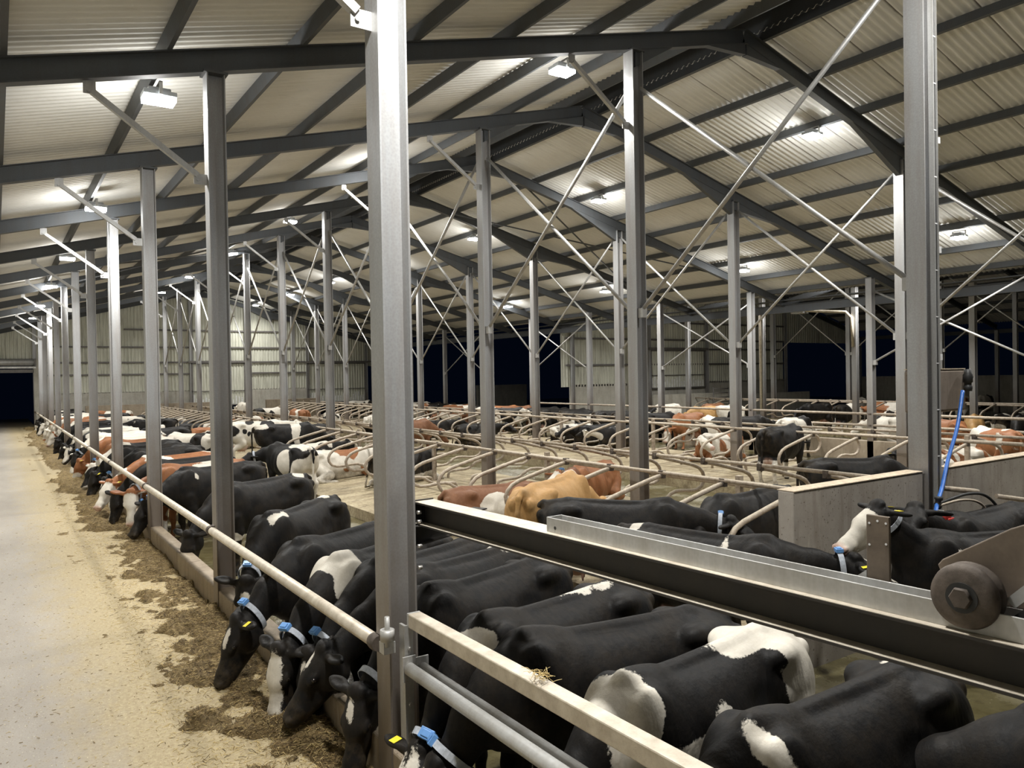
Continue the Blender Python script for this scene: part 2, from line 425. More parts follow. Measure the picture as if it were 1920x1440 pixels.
def purlin(x, y0, y1, xr=XR, deep=.17):
    sgn = -1 if x < xr else 1; z = zr(x) + RH/2 + deep/2
    m = MB(); n = Vector((sgn*SL, 0, 1)).normalized()
    a = deep/2; prof = [(-.035,-a),(.035,-a),(.035,-a+.02),(.006,-a+.02),(.006,a),(-.035,a),(-.035,a-.02),(-.006,a-.02),(-.006,-a+.0201),(-.035,-a+.02)]
    t = Vector((0, 1, 0)); r = t.cross(n)
    m.extrude(Vector((x, y0, z)), Vector((x, y1, z)), r, n, [(-.03,-a),(.03,-a),(.03,a),(-.03,a)])
    return m.build('roof_purlin', M['dark_steel'], kind='structure')
PL = [9.33, 7.8, 6.25, 4.71, 3.18, 1.65, .12, -1.4]
for x in PL: purlin(x, -3, YE); purlin(2*XR-x, -3, YE)
for x in PL[:-1]:
    purlin(2*XR2-(x-XR+XR2) if False else XR2-(XR-x), 4.6, YS, XR2); purlin(XR2+(XR-x), 4.6, YS, XR2)
for xr, y0, y1 in ((XR, -3, YE), (XR2, 4.6, YS)):       # open ridge: two deep purlins, upstands and a cap
    for s in (-1, 1):
        purlin(xr+s*.5, y0, y1, xr, .24)
        m = MB(); m.box((xr+s*.5-.02, y0, ZR+.2), (xr+s*.5+.02, y1, ZR+.75)); m.build('trim_ridge_upstand', M['dark_steel'], kind='structure')
    m = MB(); m.add([(xr-.8,y0,ZR+.78),(xr,y0,ZR+.95),(xr+.8,y0,ZR+.78),(xr-.8,y1,ZR+.78),(xr,y1,ZR+.95),(xr+.8,y1,ZR+.78),
                     (xr-.8,y0,ZR+.74),(xr,y0,ZR+.91),(xr+.8,y0,ZR+.74),(xr-.8,y1,ZR+.74),(xr,y1,ZR+.91),(xr+.8,y1,ZR+.74)],
                    [(0,1,4,3),(1,2,5,4),(9,10,7,6),(10,11,8,7)])
    m.build('ceiling_ridge_cap', M['dark_steel'], kind='structure')

def sheets(x_eave, xr, y0, y1, name):
    s = -1 if x_eave < xr else 1
    pitch = .146; n = int((y1-y0)/pitch*5)
    ys = np.linspace(y0, y1, n); xs = np.linspace(xr + s*.47, x_eave, 10)
    Xg, Yg = np.meshgrid(xs, ys, indexing='ij')
    Zg = ZR - SL*np.abs(Xg-xr) + RH/2 + .17 + .036 + .026*np.cos(2*np.pi*Yg/pitch)
    grid_obj(name, Xg, Yg, Zg, M['roof'], kind='structure')
sheets(X0L, XR, -3, YE, 'ceiling_left_slope'); sheets(X1R, XR, -3, YE, 'ceiling_right_slope')
sheets(X1R, XR2, 4.6, YS, 'ceiling_second_left_slope'); sheets(X2E, XR2, 4.6, YS, 'ceiling_second_right_slope')
m = MB(); m.isec((X1R, 4.6, 5.0), (X1R, YE, 5.0), .16, .30, .015, .012); m.build('valley_beam', M['dark_steel'], kind='structure')
m = MB(); m.box((X1R-.22, 4.6, 5.28), (X1R+.22, YE, 5.31)); m.build('trim_valley_gutter', M['dark_steel'], kind='structure')
m = MB(); m.isec((X2E, 4.6, 4.9), (X2E, YS, 4.9), .14, .25, .015, .012); m.build('eaves_beam', M['dark_steel'], kind='structure')
# roof bracing rods under the purlins in a few bays
for k, xa, xb in ((6, 2.5, 8.6), (6, 8.6, 2.5), (9, 2.5, 8.6), (4, 13, 21), (4, 21, 13)):
    m = MB(); m.tube([(xa, S*k+.1, zr(xa)-.05), (xb, S*(k+1)-.1, zr(xb)-.05)], .025, 8); m.build('roof_brace_rod', M['dark_steel'], kind='structure')

# crossed braces between neighbouring columns of a line
def cross(x, k, zt, zb, dx=.0):
    for a, b, o in ((k, k+1, -.03), (k+1, k, .03)):
        sg = 1 if b > a else -1
        p = Vector((x+dx+o, S*a+sg*.13, zt)); q = Vector((x+dx+o, S*b-sg*.13, zb))
        m = MB(); m.tube([p, q], .032, 8)
        m.box((q.x-.05, q.y-.08, q.z-.10), (q.x+.05, q.y+.08, q.z+.05))
        m.build('brace_rod', M['galv'], kind='structure')
for k in range(1, 11): cross(XB, k, 7.22, 3.65)
for k in range(1, 11): cross(XC, k, 6.95, 3.4)
for k in range(2, 11, 2): cross(XD, k, 5.1, 2.9)
for k in range(2, 6): cross(36.2, k, 7.0, 3.5)

# ---------------------------------------------------------------- end walls
def cladding(name, x0, x1, y, z0, ztop, mat=None, pitch=.2, depth=.035):
    """box-profile sheeting; ztop is a function of x"""
    P = []; x = x0
    while x < x1:
        for dx, dy in ((0, 0), (.09, 0), (.115, depth), (.175, depth)): P.append((x+dx, y+dy))
        x += pitch
    P = [p for p in P if p[0] < x1] + [(x1, y)]
    m = MB(); n = len(P)
    vs = [(a, b, z0) for a, b in P] + [(a, b, ztop(a)) for a, b in P]
    m.add(vs, [(i, i+1, n+i+1, n+i) for i in range(n-1)])
    return m.build(name, mat or M['clad'], kind='structure')
top1 = lambda x: zr(x)+.3
def wallbox(name, x0, x1, y0, y1, z0, z1, mat, **k):
    m = MB(); m.box((x0, y0, z0), (x1, y1, z1)); return m.build(name, mat, bevel=.01, kind='structure', **k)
YW = YE+.25
cladding('wall_far_cladding', 2.05, 11.05, YW, 2.0, top1); cladding('wall_far_cladding_mid', 14.6, 19.1, YW, 2.0, top1)
cladding('wall_far_over_door', -2.6, 2.05, YW, 4.2, top1)
cladding('wall_far_over_sliding_door', 11.05, 14.6, YW, 3.95, top1); cladding('wall_far_over_wide_door', 19.1, 23.7, YW, 3.9, top1)
cladding('wall_far_corner', 23.7, 24.9, YW, 3.6, top1)
wallbox('wall_far_concrete', 2.05, 11.05, YW, YW+.2, -.3, 2.05, M['wall_concrete']); wallbox('wall_far_concrete_mid', 14.6, 19.1, YW, YW+.2, -.3, 2.05, M['wall_concrete'])
wallbox('wall_far_low_block', 4.6, 13.2, YW-1.6, YW-1.3, -.3, 1.25, M['kerb']); wallbox('wall_far_low_block_mid', 15.6, 19.2, YW-1.8, YW-1.4, -.3, 1.3, M['kerb'])
def sliding_door(nm, x0, x1, z0, z1, y, lab):
    d = empty(nm, ((x0+x1)/2, y, z0), kind='structure')
    M4 = Matrix.Translation((-(x0+x1)/2, -y, -z0))
    def put(o): o.parent = d; o.matrix_parent_inverse = d.matrix_world.inverted() if False else Matrix(); return o
    c = cladding('door_sheet', x0, x1, y, z0, lambda x: z1); del c['kind']
    for v in c.data.vertices: v.co = M4 @ v.co
    c.parent = d
    f = MB()
    for (a, b) in (((x0, z0), (x0+.07, z1)), ((x1-.07, z0), (x1, z1)), ((x0, z0), (x1, z0+.07)), ((x0, z1-.07), (x1, z1)), ((x0, (z0*2+z1)/3), (x1, (z0*2+z1)/3+.05))):
        f.box((a[0], y-.06, a[1]), (b[0], y-.01, b[1]))
    f.v = [tuple(M4 @ Vector(v)) for v in f.v]; f.build('door_frame', M['girt'], d)
    t = MB(); t.box((x0-.2, y-.14, z1+.0), (x1+.2, y-.06, z1+.14)); t.v = [tuple(M4 @ Vector(v)) for v in t.v]; t.build('door_track', M['girt'], d)
    lw = MB()
    n = int((x1-x0)/.2)
    rnd = random.Random(int(x0*10))
    for i in range(n):
        h = .25+rnd.random()*.5; xx = x0+.08+i*.2
        lw.box((xx, y-.008, z0+.08), (xx+.1, y-.004, z0+.08+h))
    lw.v = [tuple(M4 @ Vector(v)) for v in lw.v]; lw.build('limewash_splash', M['clad_white'], d)
    return d
sliding_door('door_1', 11.05, 14.6, .95, 3.9, YW-.12, ''); sliding_door('door_2', 19.1, 23.6, .9, 3.85, YW-.12, '')
for i, (x0, x1, z) in enumerate(((2.1, 24.7, 3.95), (2.1, 11.0, 3.17), (14.7, 19.1, 3.17), (3, 20, 4.95), (7, 17, 6.1))):
    m = MB(); m.box((x0, YW-.10, z-.05), (x1, YW-.01, z+.05)); m.build('trim_wall_girt', M['girt'], kind='structure')
for x, zt in ((2.05, 6.2), (8.6, 7.9), (11.05, 8.5), (14.7, 7.7), (19.1, 6.6), (23.7, 5.2)):
    m = MB(); m.isec((x, YW-.14, -.3), (x, YW-.14, zt), .12, .2, .012, .01, up=(1, 0, 0)); m.build('wind_post', M['column'], kind='structure')
# feed passage door at the far end with a rolled-up shutter
t = empty('roller_shutter', (-.2, YW-.3, 3.75), label='rolled up grey roller shutter over the dark doorway at the end of the feed passage', cat='shutter')
m = MB(); m.tube([(-2.2, 0, .22), (2.25, 0, .22)], .2, 18); m.build('shutter_roll', M['galv'], t)
m = MB(); m.box((-2.3, -.06, -.14), (2.3, .06, -.02)); m.build('bottom_rail', M['clad_white'], t)
m = MB(); m.box((2.22, -.22, .0), (2.32, .22, .45)); m.build('end_bracket', M['girt'], t)
m = MB(); m.box((-2.25, -.02, -.40), (2.2, .02, -.2)); m.build('door_lath', M['girt'], t)
wallbox('wall_door_pier', 1.98, 2.3, YW-.25, YW+.2, -.3, 4.2, M['wall_concrete'])

Y2 = YS+.2
top2 = lambda x: zr(x)+.3
cladding('wall_second_end', 24.9, 31.2, Y2, 2.0, top2); cladding('wall_second_end_mid', 31.2, 37.4, Y2, 2.0, top2); cladding('wall_second_end_right', 37.4, 43.5, Y2, 2.0, top2)
cladding('wall_second_over_door', 43.5, 52.1, Y2, 4.55, top2)
wallbox('wall_second_concrete', 25.6, 36.0, Y2, Y2+.2, -.3, 2.12, M['wall_concrete']); wallbox('wall_second_concrete_right', 36.0, 43.6, Y2, Y2+.2, -.3, 2.12, M['wall_concrete'])
wallbox('wall_second_low_block', 30.4, 36.4, Y2-1.5, Y2-1.2, -.3, 1.45, M['wall_concrete']); wallbox('wall_second_low_block_right', 38.6, 44.2, Y2-1.5, Y2-1.2, -.3, 1.3, M['wall_concrete'])
sliding_door('door_3', 31.3, 35.8, 1.75, 4.0, Y2-.12, '')
for x0, x1, z in ((25.2, 43.5, 3.16), (31, 43.5, 4.05), (25.2, 43.5, 4.6), (33, 43.5, 5.6)):
    m = MB(); m.box((x0, Y2-.10, z-.05), (x1, Y2-.01, z+.05)); m.build('trim_wall_girt', M['girt'], kind='structure')
for x, zt in ((25.6, 4.9), (31.2, 6.6), (36.0, 8.0), (38.3, 8.5), (43.6, 7.2)):
    m = MB(); m.isec((x, Y2-.14, -.3), (x, Y2-.14, zt), .12, .2, .012, .01, up=(1, 0, 0)); m.build('wind_post', M['column'], kind='structure')
wallbox('wall_yard', 53.2, 53.5, 5, 33.7, -.3, 2.15, M['wall_concrete']); wallbox('wall_yard_far', 33.5, 38.5, 55, 55.3, -.3, 1.9, M['wall_concrete'])
# the near side of the feed passage
wallbox('wall_left_concrete', -2.75, -2.5, -3, YE, -.3, 1.8, M['wall_concrete'])
m = MB(); m.box((-2.7, -3, 1.8), (-2.62, YE, 5.3)); m.build('wall_left_cladding', M['clad'], kind='structure')
# stall end wall by the second column line
mw = MB(); mw.box((6.2, 4.52, -.3), (8.48, 4.70, 1.52)); ow = mw.build('wall_stall_end', M['concrete'], bevel=.015, kind='structure')
mw = MB(); mw.box((6.2, 4.515, 1.52), (8.48, 4.705, 1.528)); mw.build('dust_on_top', M['dry_top'], ow)
mw = MB(); mw.box((9.0, 4.52, -.3), (11.4, 4.70, 1.52)); ow = mw.build('wall_stall_end_right', M['concrete'], bevel=.015, kind='structure')
mw = MB(); mw.box((9.0, 4.515, 1.52), (11.4, 4.705, 1.528)); mw.build('dust_on_top', M['dry_top'], ow)

# ---------------------------------------------------------------- lamps
ROWN = ['over the feed passage', 'left of the ridge', 'right of the ridge', 'lowest on the right slope']
def ordinal(i): return ['first', 'second', 'third', 'fourth', 'fifth', 'sixth', 'seventh', 'eighth'][i]
LCOL = (1.0, .985, .945)
def floodlight(x, y, label, row):
    z = zr(x) + RH/2 - .02
    t = empty('floodlight', (x, y, z), label=label, cat='lamp', group=None)
    h = MB(); h.box((-.19, -.14, -.16), (.19, .14, -.10)); h.box((-.13, -.09, -.10), (.13, .09, -.05)); h.build('housing', M['plastic_grey'], t, bevel=.012)
    b = MB(); b.box((-.02, -.17, -.16), (.02, -.155, .0)); b.box((-.02, .155, -.16), (.02, .17, .0)); b.box((-.02, -.17, -.012), (.02, .17, .0)); b.build('bracket', M['galv'], t)
    l = MB(); l.box((-.18, -.13, -.215), (.18, .13, -.161)); l.build('lens', M['lamp'], t)
    ld = D.lights.new('lamp_light', 'AREA'); ld.shape = 'RECTANGLE'; ld.size = .35; ld.size_y = .25; ld.energy = LAMP; ld.color = LCOL; ld.spread = math.radians(150)
    lo = D.objects.new('lamp_light', ld); COL.objects.link(lo); lo.parent = t; lo.location = (0, 0, -.222)
    pd = D.lights.new('lamp_spill', 'POINT'); pd.energy = SPILL; pd.color = LCOL; pd.shadow_soft_size = .13
    po = D.objects.new('lamp_spill', pd); COL.objects.link(po); po.parent = t; po.location = (0, 0, -.36)
    return t
LY = [10.3, 17.4, 24.7, 32.0, 40.2, 47.8]
for ri, x in enumerate((1.75, 8.05, 14.8, 21.15)):
    ys = LY if ri < 2 else ([10.2, 17.3, 24.4, 31.7, 39.0, 45.6, 53.0] if ri == 2 else [10.25, 17.3, 24.4, 31.7])
    for i, y in enumerate(ys):
        floodlight(x, y, f'{ordinal(i)} lit floodlight from the camera, lamp row {ROWN[ri]}', ri)
    floodlight(x, 3.1, f'lit floodlight above the camera in the lamp row {ROWN[ri]}', ri)
for i, y in enumerate((17.4, 21.5, 25.5)): floodlight(29.2, y, f'{ordinal(i)} lit floodlight in the second house, behind the valley beam', 4)
# ---------------------------------------------------------------- feed fence rails
ORD = ['first', 'second', 'third', 'fourth', 'fifth', 'sixth', 'seventh', 'eighth', 'ninth', 'tenth', 'eleventh', 'twelfth']
for k in range(1, 12):
    y0, y1 = S*k+.02, S*(k+1)-.02
    t = empty('feed_rail', (2.02, y0, .95), label=f'worn pipe feed rail over the cow necks, between the {ORD[k-1]} and {ORD[k]} columns' if k < 11 else 'last pipe feed rail, from the eleventh feed fence column to the end wall', cat='rail', group='feed rails along the passage')
    m = MB(); m.tube([(0, 0, 0), (0, y1-y0, 0)], .045, 16); m.build('pipe', M['rail'], t)
    c = MB(); c.lathe((0, -.03, 0), (0, 1, 0), [(0, .05), (.02, .055), (.07, .055), (.09, .05)], 16)
    c.box((.0, -.05, -.06), (.06, .03, .06)); c.build('clamp', M['rust'], t)
# barrier nearest the camera
t = empty('barrier_rail', (2.17, 4.4, 1.13), label='pale square tube barrier rail running from the near column, carrying a straw tuft', cat='rail')
m = MB(); m.box((-.045, -6.2, -.045), (.045, -.02, .045)); m.build('square_tube', M['galv'] if False else M['rail'], t, bevel=.008)
m = MB(); m.box((-.045, -.02, -.045), (.045, .0, .045)); m.build('end_cap', M['galv'], t, bevel=.004)
for dz, dx in ((.0, -.02), (.0, .07)):
    t = empty('lower_rail', (2.14+dx, 4.36, .83-dx*.2), label='round grey pipe under the square barrier rail, %s of a pair' % ('passage side' if dx < 0 else 'cow side'), cat='rail')
    m = MB(); m.tube([(0, -6, 0), (0, 0, 0)], .04, 18); m.build('pipe', M['galv'], t)
    m = MB(); m.box((-.045, -.0, -.08), (.045, .012, .08)); m.build('end_flange', M['galv'], t, bevel=.003)
# fittings on the near column
A1 = colA[1]
h = MB(); h.lathe((2.0, 4.42, 1.02), (0, 0, 1), [(0, .034), (.0, .045), (.07, .045), (.07, .034)], 16); h.box((1.98, 4.43, .93), (2.06, 4.50, 1.0)); h.cyl((2.0, 4.42, .98), (2.0, 4.42, 1.17), .016, 10)
h.build('hinge_bracket', M['galv'], A1)
h = MB(); h.box((2.10, 4.385, -.1), (2.118, 4.46, 1.10)); h.box((2.118, 4.385, -.1), (2.16, 4.40, 1.10)); h.build('bolted_angle', M['galv'], A1)
h = MB()
for z in (.25, .42, .6, .78, .95): h.lathe((2.135, 4.385, z), (0, -1, 0), [(0, .014), (.012, .014)], 6)
for z in (1.42, 1.56, 1.72, 1.78): h.lathe((2.262, 4.50, z), (1, 0, 0), [(0, .013), (.03, .013)], 6)
h.build('bolt', M['bolt'], A1)
# tuft of straw caught on the square rail
rs = np.random.RandomState(5)
def straw_mesh(name, P, L, Wd, mat, tilt=.35, label=None, cat=None, seed=1, **k):
    """loose stems: one thin three-sided blade per point"""
    rs = np.random.RandomState(seed); n = len(P); a = rs.rand(n)*6.283; t = (rs.rand(n)-.3)*tilt
    d = np.stack([np.cos(a)*np.cos(t), np.sin(a)*np.cos(t), np.sin(t)], -1); sd = np.stack([-np.sin(a), np.cos(a), np.zeros(n)], -1)
    l = (L[0]+rs.rand(n)*(L[1]-L[0]))[:, None]; w_ = (Wd*(.6+.8*rs.rand(n)))[:, None]; up = np.array([0, 0, 1.])*w_
    bend = np.array([0, 0, 1.])*(rs.rand(n)[:, None]-.5)*l*.3
    A_ = P-d*l/2; B_ = P+d*l/2; Cc = P+bend
    V = np.stack([A_-sd*w_, A_+sd*w_, A_+up, Cc-sd*w_, Cc+sd*w_, Cc+up*1.2, B_-sd*w_, B_+sd*w_, B_+up], 1).reshape(-1, 3)
    q = np.array([(0,1,4,3),(1,2,5,4),(2,0,3,5),(3,4,7,6),(4,5,8,7),(5,3,6,8)])
    Fq = (q[None]+(np.arange(n)*9)[:, None, None]).reshape(-1, 4)
    me = D.meshes.new(name); me.vertices.add(len(V)); me.vertices.foreach_set('co', V.astype(np.float32).ravel())
    me.loops.add(Fq.size); me.loops.foreach_set('vertex_index', Fq.ravel().astype(np.int32))
    me.polygons.add(len(Fq)); me.polygons.foreach_set('loop_start', np.arange(0, Fq.size, 4, dtype=np.int32)); me.update(calc_edges=True)
    me.materials.append(mat); o = D.objects.new(name, me); COL.objects.link(o)
    return prop(o, label, cat, **k)
P = np.stack([2.17+(rs.rand(45)-.5)*.07, 3.02+rs.randn(45)*.035, 1.176+.02+rs.rand(45)*.022], -1)
straw_mesh('straw_tuft', P, (.03, .08), .0016, M['straw_a'], .8, 'small tuft of dry straw lying on the square barrier rail', 'straw', kind='stuff')

# ---------------------------------------------------------------- second feed fence
for k in range(2, 7):
    for z, nm in ((1.26, 'upper'), (.9, 'lower')):
        t = empty('fence_rail', (22.84, S*k, z), label=f'{nm} pipe rail of the second feed fence, {ORD[k-2]} bay from the right', cat='rail', group='rails of the second feed fence')
        m = MB(); m.tube([(0, .04, 0), (0, S-.04, 0)], .04, 12); m.build('pipe', M['pipe'], t)
        m = MB(); m.lathe((0, -.05, 0), (0, 1, 0), [(0, .052), (.1, .052)], 12); m.build('clamp', M['rust'], t)

# ---------------------------------------------------------------- free stalls
def divider_mesh(flip):
    pr = [(1.27,1.13),(1.1,1.10),(.8,1.03),(.5,.955),(.28,.90),(.14,.84),(.05,.755),(.01,.66),(.03,.56),(.10,.475),(.22,.43),(.4,.43),(.62,.455),(.78,.455),(.9,.42),(1.0,.355),(1.1,.30),(1.22,.275),(1.4,.27),(1.6,.265),(1.68,.24),(1.71,.17),(1.715,-.06)]
    m = MB(); s = -1 if flip else 1
    m.tube([(s*x, 0, z) for x, z in pr], .034, 10)
    pipe = m.mesh('divider_pipe', M['pipe'])
    c = MB(); c.lathe((s*1.22, 0, 1.13), (s, 0, 0), [(0, .036), (.05, .04), (.1, .036)], 10); c.box((s*1.27-.035, -.045, 1.09), (s*1.27+.035, .045, 1.2))
    return pipe, c.mesh('divider_clamp', M['rust'])
DM = {f: divider_mesh(f) for f in (False, True)}
def stall_row(x_rear, flip, y0, y1, where, grp, step=1.15, zb=.02, near='the concrete end wall'):
    n = int((y1-y0)/step)+1
    for i in range(n):
        lab = f'{ORD[i]} looped pipe stall divider from {near}, {where}' if i < 12 else f'looped stall divider past the twelfth from {near}, {where}'
        t = empty('stall_divider', (x_rear, y0+i*step, zb), label=lab, cat='stall divider', group=grp + ('' if i < 12 else ', far part'))
        for nm, me in zip(('loop', 'clamp'), DM[flip]):
            o = D.objects.new(nm, me); COL.objects.link(o); o.parent = t
stall_row(6.88, False, 7.05-1.15, 49.5, 'row facing the feed fence', 'stall dividers in the row facing the feed fence')
stall_row(11.15, True, 5.5, 49.5, 'backing that row', 'stall dividers behind the first row')
stall_row(14.62, False, 7.6, 49.5, 'before the third column line', 'stall dividers in the middle row', near='the near end')
stall_row(18.75, True, 8.2, 49.5, 'behind the third column line', 'stall dividers behind the middle row', near='the near end')
stall_row(32.2, False, 8.0, 31, 'in the second house', 'stall dividers in the second house', near='the near end')
def long_rail(name, x, z, y0, y1, r, label, posts=None, cat='rail', group=None, mat='pipe'):
    t = empty(name, (x, y0, z), label=label, cat=cat, group=group)
    m = MB(); n = int((y1-y0)/2)+1
    m.tube([(0, (y1-y0)*i/n, .006*math.sin(i*1.7)) for i in range(n+1)], r, 12); m.build('pipe', M[mat], t)
    if posts:
        y = posts
        while y < y1:
            p = MB(); p.box((-.04, y-y0-.045, -z+.0), (.04, y-y0+.045, .12)); p.build('post', M['pipe'], t, bevel=.006); y += S
    return t
long_rail('stall_neck_rail', 8.14, 1.19, 4.72, 50.2, .028, 'thin pipe neck rail over the stalls facing the feed fence')
long_rail('stall_head_rail', 8.78, 1.06, 4.72, 50.2, .047, 'thick dung-crusted head rail on short posts along the second column line', posts=7.3)
long_rail('stall_head_rail', 9.2, 1.0, 4.72, 50.2, .04, 'dung-crusted head rail just behind the second column line')
long_rail('stall_neck_rail', 9.88, 1.19, 4.72, 50.2, .03, 'pipe neck rail over the stalls behind the second column line')
long_rail('stall_neck_rail', 15.88, 1.2, 6.95, 50.2, .03, 'pipe neck rail over the middle stalls before the third column line')
long_rail('stall_head_rail', 16.75, 1.13, 6.95, 50.2, .04, 'head rail on short posts along the third column line', posts=8.0)
long_rail('stall_neck_rail', 17.48, 1.2, 6.95, 50.2, .03, 'pipe neck rail over the stalls behind the third column line')
long_rail('stall_neck_rail', 33.47, 1.2, 7.5, 31.4, .03, 'pipe neck rail over the stalls of the second house')
long_rail('stall_head_rail', 34.3, 1.1, 7.5, 31.4, .04, 'head rail on posts in the second house', posts=9)

# ---------------------------------------------------------------- silage along the kerb
ys = np.concatenate([np.arange(-.5, 16, .022), np.arange(16, 54.5, .07)]); xs = np.linspace(.75, 2.07, 62)
Xg, Yg = np.meshgrid(xs, ys, indexing='ij')
Pn = np.stack([Xg, Yg, np.zeros_like(Xg)], -1)
edge = 1.42 + .22*N0(np.stack([ys*.55, ys*0, ys*0+4], -1)) + .15*N0(np.stack([ys*1.9, ys*0, ys*0+9], -1)) + np.where(ys > 9, .06, 0)
up = np.clip((Xg-edge[None])/.22 + .75*N0(Pn*[3.4, 2.3, 1]+30) + .5*N0(Pn*[9, 7, 1]+3) + .3, 0, 1)
lump = .055*N0(Pn*[3.2, 2.2, 1]) + .035*N0(Pn*[8, 6, 1]+5) + .018*N0(Pn*[22, 18, 1]) + .010*N0(Pn*[45, 40, 1])
Zg = -.03 + up*(.075 + lump*1.15) + (1-up)*np.clip(lump*.6-.005, -.02, .05) + .035*np.clip((Yg-8)/10, 0, 1)*up
grid_obj('silage', Xg, Yg, Zg, M['feed'], label='long heap of brown silage spread along the kerb in front of the cows', cat='feed', kind='stuff')
def silage_z(x, y):
    i = np.clip(np.searchsorted(xs, x), 0, len(xs)-1); j = np.clip(np.searchsorted(ys, y), 0, len(ys)-1); return Zg[i, j]
def scatter(n, y0, y1, seed, x0, x1):
    r = np.random.RandomState(seed); u = r.rand(n); y = y0+(y1-y0)*u**1.6; x = x0+(x1-x0)*r.rand(n)**.75
    z = np.maximum(silage_z(x, y), 0)+.003; return np.stack([x, y, z], -1), r
P, _ = scatter(22000, 3.2, 24, 1, 1.0, 2.05); straw_mesh('loose_straw', P[(P[:, 2] > .006) | (np.arange(len(P)) % 14 == 0)], (.03, .10), .0016, M['straw_b'], .7, 'loose brown stems lying over the silage', 'straw', 2, kind='stuff')
P, _ = scatter(13000, 3.2, 26, 2, .95, 2.05); straw_mesh('loose_straw', P, (.02, .07), .0015, M['straw_a'], .5, 'pale chopped straw mixed into the silage', 'straw', 3, kind='stuff')
P, r = scatter(14000, 3.2, 22, 3, 1.05, 2.05); straw_mesh('loose_straw', P[(P[:, 2] > .01) | (np.arange(len(P)) % 20 == 0)], (.03, .09), .002, M['straw_c'], .8, 'dark wilted grass stems in the silage', 'straw', 4, kind='stuff')
r = np.random.RandomState(8); n = 2600
P = np.stack([-.9+2.3*r.rand(n)**.8, 3.3+14*r.rand(n)**1.7, np.full(n, .003)], -1); straw_mesh('straw_crumbs', P, (.008, .03), .0016, M['straw_a'], .1, 'scattered straw crumbs on the concrete feed passage', 'straw', 5, kind='stuff')
P = np.stack([-.9+2.4*r.rand(700)**.7, 3.3+14*r.rand(700)**1.7, np.full(700, .004)], -1); straw_mesh('straw_crumbs', P, (.01, .03), .0022, M['straw_b'], .15, 'scattered brown feed scraps on the concrete feed passage', 'straw', 6, kind='stuff')

# ---------------------------------------------------------------- steel beam, channel and trolley on the right
BT = 1.842                                   # top of the beam
p0, p1 = Vector((2.27, 4.56, 0)), Vector((2.50, .2, 0)); bdir = (p1-p0).normalized(); bx = Vector((-bdir.y, bdir.x, 0))  # bx points to +X
BF = Matrix((bx, -bdir, Vector((0, 0, 1)))).transposed().to_4x4()          # local x across, y along (away from the camera), z up
BM = Matrix.Translation((p0.x, p0.y, BT)) @ BF
def on_beam(name, along, across, z=BT, **k):
    o = D.objects.new(name, None); COL.objects.link(o); o.matrix_world = Matrix.Translation(Vector((p0.x, p0.y, z)) + bdir*along + bx*across) @ BF
    return prop(o, **k)
def along_of(u, v, z=BT):                    # distance along the beam of a point seen at (u, v)
    return (atz(u, v, z)-Vector((p0.x, p0.y, z))).dot(bdir)
L = (p1-p0).length + 1.2
t = on_beam('steel_beam', 0, 0, label='long dark I-beam with dusty top flange above the backs of the nearest cows', cat='beam')
m = MB(); m.isec((.075, 0, -.075), (.075, -L, -.075), .15, .15, .010, .008); m.build('i_section', M['black_steel'], t)
m = MB(); m.box((.002, -L, .0), (.148, -.002, .002)); m.box((.003, -L, -.1402), (.069, -.002, -.139)); m.build('dusty_flange', M['rail'], t)
m = MB(); m.box((.0, .0, -.16), (.15, .012, .01)); m.box((.06, -.02, -.145), (.15, -.004, -.005)); m.build('end_plate', M['black_steel'], t)
t = empty('bracket_beam', (2.29, 4.66, 1.66), .0, label='short dark stub beam with a gusset beside the near column, under the long I-beam', cat='beam')
m = MB(); m.isec((0, 0, -.06), (.75, .32, -.06), .12, .13, .009, .008); m.build('i_section', M['black_steel'], t)
m = MB(); m.add([(.75,.30,-.12),(1.0,.41,-.12),(.75,.30,.0),(.75,.33,-.12),(1.0,.44,-.12),(.75,.33,.0)], [(0,1,2),(5,4,3),(0,3,4,1),(1,4,5,2),(2,5,3,0)]); m.box((.0, -.06, .004), (.3, .06, .012)); m.build('gusset', M['galv'], t)
a0 = along_of(1025, 998)
t = on_beam('steel_channel', a0, .035, label='open grey steel channel lying on top of the long I-beam', cat='channel')
m = MB(); LC = L-a0; m.box((0, -LC, .002), (.008, 0, .078)); m.box((.094, -LC, .002), (.102, 0, .078)); m.box((.008, -LC, .002), (.094, 0, .009)); m.build('channel_section', M['galv'], t, bevel=.002)
m = MB(); m.box((.0, .0, .002), (.102, .008, .078)); m.build('end_plate', M['galv'], t); m = MB(); m.lathe((-.0005, -.06, .03), (-1, 0, 0), [(0, .009), (.001, .009)], 12); m.build('bolt_hole', M['black_rubber'], t)
ap = along_of(1672, 1116)
t = on_beam('stop_plate', ap, .16, label='upright dark steel plate with five bolt holes standing behind the channel', cat='plate')
m = MB(); m.box((-.006, -.042, -.06), (.006, .042, .30)); m.build('plate', M['plate'], t, bevel=.003)
m = MB()
for y, z in ((.030, .270), (0, .281), (-.030, .276), (.030, .193), (-.030, .203)): m.lathe((-.0065, y, z), (-1, 0, 0), [(0, .0042), (.0006, .0042)], 10)
m.build('bolt_hole', M['white_plastic'], t)
m = MB(); m.add([(-.006,.042,.10),(-.006,.042,0),(-.006,.17,0),(.004,.042,.10),(.004,.042,0),(.004,.17,0)], [(0,1,2),(5,4,3),(0,3,4,1),(1,4,5,2),(2,5,3,0)]); m.build('gusset', M['galv'], t)
m = MB(); m.box((-.03, -.02, -.0), (-.006, .02, .02)); m.build('weld_block', M['galv'], t)
